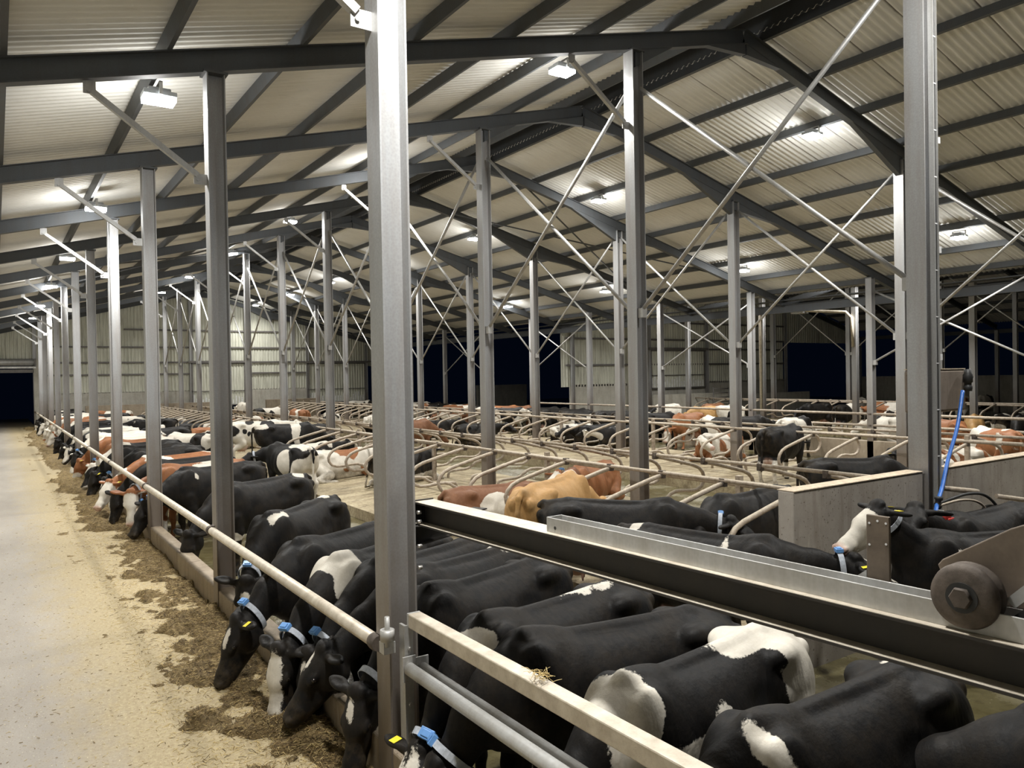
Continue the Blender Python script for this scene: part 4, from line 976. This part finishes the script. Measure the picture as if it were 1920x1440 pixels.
def cow(x, y, yaw, pose='look', coat='k', spec=(), label='', group=None, res=None, ground=FLOOR, scale=.97, leg=0, collar=None, tags=None, eyes=None, seed=None, soil=.6, roll=0.0, flip=False, lie=None):
    """yaw in degrees: the way the animal faces, 0 = +X, 90 = down the barn"""
    dist = math.hypot(x, y); h = res or (.0125 if dist < 10 else .017 if dist < 18 else .024 if dist < 32 else .032)
    seed = len(COWS)+1 if seed is None else seed
    c = cow_form(pose, h, leg, lie); V = c.V
    near = dist < 21
    me = D.meshes.new('cow_body'); me.vertices.add(len(V)); me.vertices.foreach_set('co', (V*scale).ravel())
    F = c.F; me.loops.add(F.size); me.loops.foreach_set('vertex_index', F.ravel().astype(np.int32))
    me.polygons.add(len(F)); me.polygons.foreach_set('loop_start', np.arange(0, F.size, 4, dtype=np.int32)); me.update(calc_edges=True)
    me.polygons.foreach_set('use_smooth', np.ones(len(F), bool)); me.materials.append(CM[coat])
    def attr(n, v): a = me.attributes.new(n, 'FLOAT', 'POINT'); a.data.foreach_set('value', np.asarray(v, np.float32))
    attr('coat', coat_field(c, V, spec, seed))
    Hl = c.Hl; mz = np.clip((Hl[:, 0]-.44)/.05, 0, 1)*(np.abs(Hl[:, 1]) < .12)*(np.abs(Hl[:, 2]+.05) < .12)
    zg = V[:, 2]
    ud = np.zeros(len(V)) if c.lying else np.clip(1.3-np.sqrt(((V[:, 0]+.55)/.26)**2+(V[:, 1]/.16)**2+((V[:, 2]-.52)/.16)**2), 0, .5)*2
    whiteish = any(s[0] in ('all',) or (s[0] == 'h' and s[2][1] > .1) for s in spec)
    inner = 0
    attr('skin', np.clip(ud*.9+mz*(.75 if whiteish else .0), 0, 1))
    attr('hoof', np.clip((.055-zg)/.02, 0, 1)*(1 if not c.lying else .3)+(0 if whiteish else mz*.5))
    attr('soil', np.clip(soil*(np.clip((.62-zg)/.5, 0, 1)*.9+np.clip((-.75-V[:, 0])/.25, 0, 1)*.45+.12), 0, 1))
    o = D.objects.new('cow', me); COL.objects.link(o); o.location = (x, y, ground); o.rotation_euler = (roll, 0, math.radians(yaw))
    if flip: o.scale = (1, -1, 1)
    prop(o, label, 'cow', group)
    if (eyes if eyes is not None else near):
        for s in (-1, 1):
            p = c.poll+c.Rh@(np.array([.165, s*.107, .006])*1.1); m = MB(); m.ball(p*scale, .020*scale, n=12); m.build('eye', M['eye'], o)
    if collar:
        ctr = c.mid*.30+(c.poll-c.Rh[:, 2]*.05)*.70; ax, ly, uz = c.Rn[:, 0], c.Rn[:, 1], c.Rn[:, 2]; m = MB(); n = 28; vs = []; fs = []
        a, b = .115, .158
        for i in range(n):
            t = 2*math.pi*i/n; d = ly*math.cos(t)*a+uz*math.sin(t)*b
            for e, g in ((-.024, 1.0), (.024, 1.0), (.024, 1.05), (-.024, 1.05)): vs.append((ctr+d*g+ax*e)*scale)
        for i in range(n):
            j = (i+1) % n
            for q in range(4): fs.append((i*4+q, i*4+(q+1) % 4, j*4+(q+1) % 4, j*4+q))
        m.add(vs, fs); col = m.build('collar', M['strap'], o)
        ang = math.radians(collar); d = ly*math.cos(ang)*a*1.14+uz*math.sin(ang)*b*1.10
        R3 = np.stack([ax, np.cross(d/np.linalg.norm(d), ax), d/np.linalg.norm(d)], 1)
        B = Matrix(R3.tolist()).to_4x4(); B.translation = Vector((ctr+d)*scale)
        m = MB(); m.box((-.032, -.045, -.012), (.032, .045, .022), M=B); m.box((-.02, -.03, .022), (.02, .03, .030), M=B); m.build('transponder', M['collar_blue'], col, bevel=.006)
    for t in (tags or ()):
        s = 1 if t[0] == 'l' else -1; mat = 'tag' if t[1] == 'y' else 'tag_white'
        er = c.Rh@ear_axes(s); p = c.poll+c.Rh@(np.array([-.045, s*.20, -.005])*1.1)+er[:, 1]*.022+er[:, 2]*.012
        B = Matrix(er.tolist()).to_4x4(); B.translation = Vector(p*scale)
        m = MB(); m.box((-.026, -.002, -.034), (.026, .003, .030), M=B); m.build('ear_tag', [M[mat]], o, bevel=.002)
    COWS.append(o); return o
# ---------------------------------------------------------------- the herd
GF = 'cows eating at the feed fence'; GD = 'cows at the second feed fence'; GL = 'cows lying in the stalls'
def put(u, v, anchor, yaw, pose='look', coat='k', spec=(), label='', ground=FLOOR, **k):
    """place a cow so that its withers (w), hips (h) or mid back (m) are seen at pixel (u, v)"""
    lie = k.get('lie') or (isinstance(pose, str) and pose.startswith('lie')); ly = 0.0
    if anchor == 'p': lx, ly, lz = cow_form(pose, .034, lie=k.get('lie')).poll
    else: lx, lz = {'w': (.6, 1.38), 'h': (-.55, 1.375), 'm': (0, 1.33)}[anchor]; lz -= .535 if lie else 0
    sc = .97; lx, ly, lz = lx*sc, ly*sc, lz*sc; p = atz(u, v, ground+lz); a = math.radians(yaw)
    return cow(p.x-lx*math.cos(a)+ly*math.sin(a), p.y-lx*math.sin(a)-ly*math.cos(a), yaw, pose, coat, spec, label, ground=ground, **k)
b = lambda c, r: ('b', c, r)
B_ = lambda c, r: ('B', c, r)
# nearest animals, under and beside the long beam
cow(4.15, 1.0, 118, 'low', 'k', [b((.05, .33, 1.05), (.24, .2, .24)), b((-.2, .36, .85), (.2, .2, .25))], 'black cow with a big white side patch, cut off by the bottom right corner', seed=2)
cow(3.33, 2.22, 178, (-40, 0, -55, 0), 'k', [b((.66, .2, 1.27), (.055, .22, .17)), b((.62, .30, 1.0), (.05, .2, .18)), b((-.72, -.12, 1.36), (.16, .07, .09)), b((-.88, .2, .62), (.13, .12, .32)), STAR], 'black cow with white shoulder flash, nearest below the beam at the bottom right', seed=11, scale=.93, ground=-.16, tags=[('l', 'y')])
cow(3.2, 2.98, 185, (-40, 0, -55, 0), 'k', [b((-.9, 0, 1.1), (.46, .5, .8)), b((-.5, 0, 1.36), (.42, .22, .12)), b((-.55, -.15, 1.35), (.25, .16, .12)), b((.74, .12, 1.2), (.13, .3, .34)), b((.78, 0, .95), (.16, .3, .4)), b((.30, .33, .95), (.30, .14, .09)), b((.12, .33, 1.03), (.045, .14, .17)), b((-.18, .36, .88), (.06, .1, .07)), ('legs', .6)], 'large black and white cow with white rump and shoulder below the long beam', seed=21, scale=.93, ground=-.16, soil=.25)
cow(3.16, 3.66, 167, (-46, 6, -44, 6), 'k', [STAR], 'black cow with a dusty brown back, between the white-rumped cow and the white-spined cow', seed=31, scale=.93, ground=-.16, collar=120, tags=[('l', 'y')])
cow(3.16, 4.26, 186, (-46, 10, -44, 12), 'k', [b((-.42, .02, 1.37), (.3, .05, .06)), b((.76, .05, 1.16), (.06, .3, .3)), b((.66, .26, 1.0), (.05, .12, .18)), BLAZE, ('h', (.3, -.05, .03), (.3, .1, .08))], 'black cow with a white line on its spine and a white band round its neck', seed=41, scale=.93, ground=-.16, collar=60, tags=[('l', 'y'), ('r', 'y')])
cow(3.17, 5.16, 192, (-33, 6, -70, 10), 'k', [b((.42, .28, .98), (.02, .2, .07)), ('h', (.10, .0, .08), (.07, .03, .08))], 'black cow with a thin white fleck on its ribs, right of the near column', seed=51, scale=.93, ground=-.16, collar=-75)
cow(3.3, 5.70, 189, (-24, -6, -52, -16), 'k', [b((-.62, -.1, 1.36), (.24, .30, .13)), b((.40, .32, 1.02), (.02, .1, .06)), ('h', (.10, .0, .09), (.07, .03, .09))], 'black cow with a white rump patch, its raised head just left of the near column', seed=61)
cow(3.22, 6.13, 194, (-34, 2, -72, 0), 'k', [('h', (.11, .0, .09), (.07, .03, .09))], 'black cow with a white star, wedged between the white-shouldered cow and the near column', seed=65, collar=100)
cow(2.95, 6.60, 206, (-33, 4, -74, -8), 'k', [b((.66, .05, 1.22), (.15, .32, .30)), b((.62, .26, .95), (.1, .12, .20)), ('h', (.28, .0, .05), (.32, .085, .12)), ('h', (.45, .0, -.02), (.09, .1, .1))], 'black cow with a white shoulder and white face, left of the near column', seed=71, collar=95)
put(563, 1012, 'w', 203, (-32, -2, -64, -24), 'k', [('h', (.13, .02, .09), (.09, .03, .1))], 'black cow with a small white star, reaching under the rail left of the white-shouldered cow', seed=85, collar=95, tags=[('l', 'y')])
cow(3.02, 9.2, 220, (-32, 18, -76, 12), 'k', [b((.60, .08, 1.37), (.2, .05, .06)), ('h', (.13, 0, .09), (.055, .045, .09)), b((-.62, 0, 1.37), (.15, .06, .06)), ('socks', .3)], 'black cow facing the camera with a white heart on its forehead and white withers line', seed=91, collar=85)
cow(3.35, 12.0, 202, (-36, 8, -78, 6), 'k', [b((-.7, .0, 1.36), (.12, .2, .06)), ('h', (.5, 0, -.03), (.04, .06, .06)), b((.55, .2, .62), (.12, .12, .10))], 'black cow with brownish back and lowered head behind the second feed fence column', seed=101)
put(345, 878, 'w', 196, (-27, 6, -52, 10), 'k', [b((.48, .22, 1.28), (.05, .12, .07))], 'black cow with pale collar reaching left past the third column', seed=111, collar=75, tags=[('l', 'y')])
cow(3.12, 15.3, 194, (-12, 24, -70, 44), 'r', [('n', .12), WFACE, b((-.1, 0, 1.2), (.4, .4, .2)), B_((.75, 0, .9), (.35, .4, .5))], 'red and white cow with a broad white face and tan ears by the third column', seed=121, collar=-60)
cow(3.1, 16.35, 186, (-30, 10, -72, 20), 'k', [b((.58, 0, 1.1), (.12, .4, .45)), ('h', (.28, -.05, .02), (.2, .05, .1))], 'black cow with a white shoulder band, its head low beside the white-faced red cow', seed=131, tags=[('l', 'y')])
cow(3.1, 17.3, 190, (-18, 12, -48, 16), 'r', [('n', .05), WFACE, B_((.75, 0, .95), (.35, .4, .45))], 'red and white cow with white face and yellow tag reaching over the silage', seed=141, tags=[('l', 'y')])
# the rest of the row, getting smaller
rnd = random.Random(12)
row = [('k', [STAR], 'black cow'), ('k', [('n', .02), ('h', (.25, 0, .02), (.25, .08, .12))], 'black and white cow with white blaze'), ('r', [('n', .0), WFACE], 'red cow with white face'),
       ('k', [], 'plain black cow'), ('k', [('n', .25), ('h', (.4, 0, 0), (.12, .1, .1))], 'mostly white cow with black patches'), ('r', [('n', -.2)], 'red cow'), ('k', [('n', -.15)], 'black cow with white flecks')]
yy = 19.2; i = 0
NUM = ['sixteenth', 'seventeenth', 'eighteenth', 'nineteenth', 'twentieth', 'twenty-first', 'twenty-second', 'twenty-third', 'twenty-fourth', 'twenty-fifth', 'twenty-sixth', 'twenty-seventh', 'twenty-eighth', 'twenty-ninth', 'thirtieth', 'thirty-first', 'thirty-second', 'thirty-third', 'thirty-fourth', 'thirty-fifth', 'thirty-sixth', 'thirty-seventh', 'thirty-eighth', 'thirty-ninth', 'fortieth']
while yy < 52 and i < len(NUM):
    c_, sp, nm = row[(i*3+i//7) % 7]
    cow(3.08+rnd.random()*.22, yy, 185+rnd.random()*18, ['feed', 'feed_l', 'feed_hi', 'feed_l', 'feed_far'][i % 5], c_, sp, f'{nm} eating at the feed fence, {NUM[i]} in the row', GF, seed=200+i, leg=i % 2, collar=(80 if i % 3 == 0 and i < 9 else None), tags=[('l', 'y')] if i < 6 else None)
    yy += 1.02+rnd.random()*.3+(.5 if yy > 30 else 0); i += 1
    while min((yy-.3) % S, S-(yy-.3) % S) < .5: yy += .25
# standing in the passage behind them
cow(5.75, 18.0, 102, (-8, 58, -28, 30), 'k', [b((-.85, 0, .75), (.3, .5, .42)), b((-.55, .05, 1.36), (.5, .10, .12)), b((-.9, 0, 1.2), (.12, .05, .35)), b((-.2, .3, 1.0), (.25, .2, .35)), ('legs', .55)], 'black and white cow seen from behind with pink udder, looking left', seed=301, collar=-60, soil=.25)
cow(7.15, 22.575, -3, 'low', 'k', [b((.22, 0, 1.1), (.14, .5, .6)), b((-.75, 0, 1.3), (.2, .3, .15)), ('legs', .4)], 'black cow with a white belly band standing sideways over the first stalls', seed=311, ground=.02)
cow(6.9, 24.875, 4, 'look', 'k', [('all',), B_((-.8, -.2, 1.1), (.12, .2, .18)), B_((-.55, -.3, 1.05), (.09, .12, .1)), B_((-.4, -.3, .98), (.07, .12, .09)), B_((-.3, 0, 1.32), (.16, .2, .1)), B_((.3, -.1, 1.2), (.25, .4, .25))], 'white cow with black spots standing behind the banded cow in the stalls', seed=321, ground=.02)
cow(4.55, 27.5, 200, 'low', 'k', [b((.3, .2, 1.28), (.18, .2, .14)), b((-.35, .1, .6), (.25, .3, .2)), b((-.5, .3, 1.0), (.06, .2, .2))], 'black cow with a white shoulder triangle, standing in the passage past the third column', seed=331)
cow(4.9, 31.0, 85, 'low', 'r', [('n', .1)], 'red and white cow seen from behind in the far passage', seed=341, soil=.3)
cow(4.7, 24.0, 120, 'rest', 'k', [('n', .12)], 'black and white cow standing at an angle in the passage, before the shoulder-triangle cow', seed=351, leg=1)
cow(5.3, 34.5, 175, 'rest', 'k', [('n', -.1)], 'black cow with small white marks standing across the far passage', seed=361)
cow(5.0, 38.5, 10, 'look', 'k', [('n', .0)], 'black and white cow across the passage near the end wall, facing right', seed=371)
cow(4.6, 42.5, 190, 'rest', 'k', [], 'black cow across the passage near the end wall, facing the feed', seed=381)
cow(5.2, 46.5, 165, 'rest', 'r', [('n', -.1)], 'red cow standing last in the far passage by the end wall', seed=391)
# around the near stalls
cow(6.25, 8.35, 30, 'low_r', 't', [b((.62, -.0, 1.36), (.03, .25, .12)), b((.55, 0, 1.38), (.12, .03, .06)), B_((-.97, 0, 1.0), (.02, .02, .02))], 'tan cow standing with its dirty rump to the camera beside the first stalls', seed=401, soil=.8, scale=1.06)
put(1046, 892, 'p', 203, (16, 0, -26, 0), 'r', [WFACE], 'red cow with white face and blue collar box resting behind the tan cow', ground=.05, seed=411, collar=95, lie=True)
cow(7.0, 11.075, -2, 'lie_r', 'b', [b((-.1, -.3, .5), (.3, .3, .3)), WFACE], 'brown cow with a white side lying at the stall edge left of the tan cow', ground=.0, seed=421)
put(1075, 936, 'h', -44, (-2, -8, -30, -8), 'k', [], 'plain black cow with blue collar facing right, behind the channel', seed=431, collar=60)
put(1228, 986, 'h', -70, (4, 28, -26, 18), 'k', [b((-.75, 0, 1.36), (.07, .3, .12)), b((.22, -.2, 1.25), (.03, .16, .22)), b((.2, .2, 1.25), (.035, .2, .2)), ('h', (.22, 0, .06), (.2, .06, .1))], 'black cow with a short white shoulder stripe and yellow ear tag, behind the beam', seed=441, collar=90, tags=[('r', 'y'), ('l', 'y')])
cow(7.95, 6.475, 184, (-14, 20, -40, 30), 'k', [STAR], 'black cow whose head shows behind the striped cow by the stall wall corner', seed=451)
put(1646, 960, 'p', 150, (50, 8, -32, 4), 'k', [WFACE, ('h', (.05, .0, -.03), (.10, .12, .13)), B_((.85, 0, 1.3), (.12, .2, .1)), b((.42, .27, 1.16), (.05, .14, .10)), b((.36, .3, 1.0), (.02, .14, .08)), ('H', (-.01, 0, .03), (.09, .3, .14))], 'black cow with a cream white face beside the upright steel plate', seed=461, collar=-90, tags=[('l', 'y')])
put(1716, 962, 'p', 176, (34, 4, -18, 22), 'k', [], 'black cow with a white ear tag behind the white-faced cow, against the stall wall', seed=471, tags=[('l', 'w'), ('r', 'y')])
# middle stalls and the passage beyond
cow(12.3, 7.75, -27, (-20, -4, -50, -4), 'k', [], 'large plain black cow standing with lowered head just beyond the near stall wall', seed=501, collar=-70)
cow(18.0, 9.925, 182, 'lie_l', 'k', [('h', (.2, 0, .06), (.25, .05, .1)), b((.5, .2, .7), (.2, .2, .2))], 'black cow with white blaze and yellow tag lying behind the large black cow', ground=.02, seed=511, tags=[('r', 'y'), ('l', 'y')])
cow(17.9, 8.775, 176, 'lie_l', 'r', [('n', .0), WFACE], 'red and white cow lying behind the black cows at the stall wall', ground=.02, seed=521)
cow(15.5, 11.6, 12, 'low_l', 'k', [b((-.8, 0, .45), (.2, .5, .12)), ('legs', .42)], 'black cow seen from behind with dung-spattered white-socked legs in the middle stalls', ground=.02, seed=531, soil=.5)
put(1290, 777, 'm', 188, 'feed_hi', 't' if False else 'r', [('h', (.3, 0, -.02), (.24, .14, .16))], 'orange-brown cow with a white face, head low, beyond the middle stalls', seed=541)
put(1318, 764, 'm', 185, 'rest', 't', [], 'tan cow standing behind the orange-brown cow', seed=551)
cow(17.95, 15.675, 182, 'lie_l', 'r', [WFACE, ('n', -.12)], 'red cow with a white face lying in the stalls below the tan cows', ground=.02, seed=561)
put(1490, 785, 'm', 8, 'low', 'k', [('n', .28), b((-.6, 0, 1.2), (.4, .4, .3))], 'white cow with large black patches walking right before the second feed fence', seed=571)
put(1400, 783, 'm', -6, 'rest', 'k', [], 'plain black cow left of the patched white cow at the second feed fence', seed=581)
put(1358, 783, 'h', 70, 'rest', 'k', [('n', .18)], 'black and white cow seen from behind, left of the plain black second-fence cow', seed=591)
put(1682, 783, 'h', 62, 'rest', 't' if False else 'k', [('all',), B_((.6, 0, 1.2), (.3, .4, .3))], 'dirty white cow seen from behind by the second feed fence', seed=601, soil=1.0)
cow(18.5, 7.4, 178, 'lie', 'k', [b((-.2, 0, .7), (.35, .5, .5)), b((.4, .2, .8), (.05, .2, .2))], 'black and white cow lying behind the blue hose', ground=.02, seed=611)
put(1890, 806, 'h', 55, 'low', 'r', [('n', -.12), b((-.5, 0, 1.35), (.2, .12, .08))], 'red cow with white flecks seen from behind at the right edge', seed=621, leg=1)
put(1795, 788, 'w', -120, 'low', 'r', [WFACE], 'red cow facing the camera through the second feed fence beside the dusty box', seed=631)
cow(26.0, 12.2, 205, 'low', 't', [('h', (.3, 0, 0), (.3, .15, .16))], 'tan cow with white face eating from the far side of the second fence', seed=641)
cow(27.0, 11.2, 195, 'low', 'k', [], 'black cow beside the tan cow on the far side of the second fence', seed=651)
put(1672, 756, 'm', 100, 'rest', 'r', [('n', .0), b((-.3, 0, 1.3), (.3, .2, .1))], 'red and white cow with a white back patch beyond the second feed fence', seed=661)
put(1530, 758, 'm', 175, 'rest', 'k', [], 'black cow beyond the second fence, left of two standing together', seed=671)
put(1585, 760, 'm', 10, 'low', 'k', [('n', -.2)], 'black cow beyond the second fence, right of two standing together', seed=681)
# cows along the second feed fence, seen over the middle stalls
rnd = random.Random(4)
D2 = [('k', [], 'black cow'), ('k', [('n', -.18)], 'black cow with white flecks'), ('k', [('n', .1)], 'black and white cow'), ('b', [('n', -.3)], 'brown cow'), ('k', [], 'dark cow'), ('r', [('n', -.2)], 'red cow'), ('k', [('n', -.1)], 'black cow with a white mark')]
yy = 21.4; i = 0
ORX = ORD+['thirteenth', 'fourteenth', 'fifteenth', 'sixteenth', 'seventeenth', 'eighteenth', 'nineteenth', 'twentieth', 'twenty-first', 'twenty-second', 'twenty-third', 'twenty-fourth']
while yy < 50 and i < len(ORX):
    c_, sp, nm = D2[(i*2+i//5) % 7]
    cow(21.0+rnd.random()*.7-(1.0 if i % 4 == 3 else 0), yy, rnd.choice([0, 8, -10, 15, 170, -20]), ['low', 'rest', 'low_l', 'low_r'][i % 4], c_, sp, f'{nm} beyond the middle stalls, {ORX[i]} from the orange-brown cow', GD, seed=700+i, leg=i % 2)
    yy += .95+rnd.random()*.45; i += 1
    if min(yy % S, S-yy % S) < .4: yy += .55
# lying or standing in stalls further down
L1 = [(8.35-.2, 16.4, 12, 'lie_l', 'k', [b((-.5, 0, .5), (.4, .6, .5)), ('legs', .3)], 'black cow with a white rump lying in the first stalls, seen through the near loops', .08),
      (7.35, 18.55, -4, 'lie', 'r', [('n', .12), b((-.1, -.3, .5), (.5, .3, .2)), b((.75, 0, .8), (.2, .3, .3))], 'red and white cow lying at a stall end, beside the cow with pink udder', .0),
      (7.3, 29.5, 0, 'lie_r', 'k', [('n', -.05)], 'black and white cow lying in the first stalls beyond the spotted white cow', .02),
      (7.3, 20.9, 5, 'lie', 'k', [('n', -.15)], 'black cow lying in the first stalls behind the red and white lying cow', .02),
      (7.2, 31.9, 0, 'lie', 'r', [('n', .0)], 'red and white cow lying far down the first stalls', .02), (7.3, 35.3, 3, 'lie_l', 'k', [('n', .1)], 'black and white cow lying far down the first stalls', .02),
      (7.2, 38.9, -4, 'lie', 'k', [], 'black cow lying far down the first stalls', .02), (7.2, 42.2, 4, 'lie', 'k', [('n', .2)], 'mostly white cow lying far down the first stalls', .02),
      (10.3, 30.6, 182, 'lie', 'k', [], 'black cow lying with its back to the second column line', .02), (10.3, 34.0, 176, 'lie', 'k', [('n', -.1)], 'black cow with white marks lying with its back to the second column line', .02), (10.3, 39.0, 182, 'lie', 'r', [('n', -.2)], 'red cow lying behind the second column line near the end wall', .02),
      (12.2, 46.5, 90, 'rest', 'k', [('all',)], 'white cow standing near the end wall behind the stalls', .02),
      (12.6, 33.5, 80, 'low', 'k', [('n', .02), ('legs', .5)], 'black and white cow with dirty udder seen from behind, far between the stalls', FLOOR), (12.9, 29.6, 60, 'low', 'k', [('n', .3)], 'white cow with black patches standing far between the stalls', FLOOR),
      (12.4, 24.9, 12, 'low', 'b', [], 'brown cow standing between the stalls, half hidden by the near column', FLOOR), (12.8, 38.5, 95, 'rest', 'r', [('n', -.1)], 'red cow standing far between the stalls by the end wall', FLOOR), (12.3, 42.0, 20, 'rest', 'k', [('n', .1)], 'black and white cow standing far between the stalls by the end wall', FLOOR),
      (15.4, 30.6, 5, 'lie_l', 'k', [('n', .3)], 'mostly white cow lying in the middle stalls', .02), (15.3, 28.9, -3, 'lie', 'k', [], 'black cow lying in the middle stalls behind the first far loops', .02), (15.4, 25.0, 4, 'lie_r', 'k', [STAR], 'black cow with a white star lying in the middle stalls', .02),
      (17.8, 23.0, 182, 'lie_l', 'k', [('n', -.15), BLAZE], 'black cow with a white blaze lying behind the middle stalls', .02), (18.0, 21.4, 180, 'lie', 'k', [STAR], 'dark cow lying behind the middle stalls, its head towards the loops', .02), (18.15, 19.7, 184, 'lie_r', 'k', [('n', -.05), BLAZE], 'black and white cow resting behind the middle stalls left of the orange-brown cow', .02),
      (33.3, 14.5, 0, 'lie', 'k', [('n', -.1)], 'black cow lying in the second house stalls', .02), (33.4, 18.6, 4, 'lie', 'k', [('n', .1)], 'black and white cow lying in the second house stalls', .02), (33.2, 22.8, 0, 'lie_l', 'r', [('n', .1)], 'red and white cow lying in the second house stalls', .02),
      (38.5, 24, 10, 'rest', 'k', [('n', .0)], 'black and white cow standing before the dark doorway of the second house', FLOOR), (41.0, 22.5, 170, 'rest', 'r', [('n', -.2)], 'red cow standing before the dark doorway of the second house', FLOOR), (42.6, 20.5, 15, 'rest', 'r', [('n', .2)], 'red and white cow standing before the dark doorway of the second house', FLOOR), (45.0, 20.6, 190, 'rest', 'k', [('n', .25)], 'mostly white cow far right in the second house', FLOOR), (44.0, 15.0, 5, 'rest', 'r', [('n', .15)], 'red and white cow beyond the stalls at the far right edge', FLOOR),
      (27.2, 27.0, 185, 'rest', 'k', [('n', -.1)], 'black cow with a white mark before the second house end wall', FLOOR), (27.8, 23.6, 0, 'rest', 'k', [('n', .1)], 'black and white cow standing before the second house end wall', FLOOR), (29.0, 25.6, 10, 'low', 'b', [], 'brown cow standing before the second house end wall', FLOOR)]
def centre(x, y):                            # middle of the nearest stall
    y0 = 5.9 if x < 8.6 else 5.5 if x < 11.3 else 7.6 if x < 16.5 else 8.2 if x < 20 else 8.0
    return y0+1.15*(math.floor((y-y0)/1.15)+.5)
for j, (x, y, yw, ps, c_, sp, lb, g) in enumerate(L1):
    if ps.startswith('lie'): y = centre(x, y)
    cow(x, y, yw, ps, c_, sp, lb, GL if ps.startswith('lie') else None, ground=g, seed=800+j)
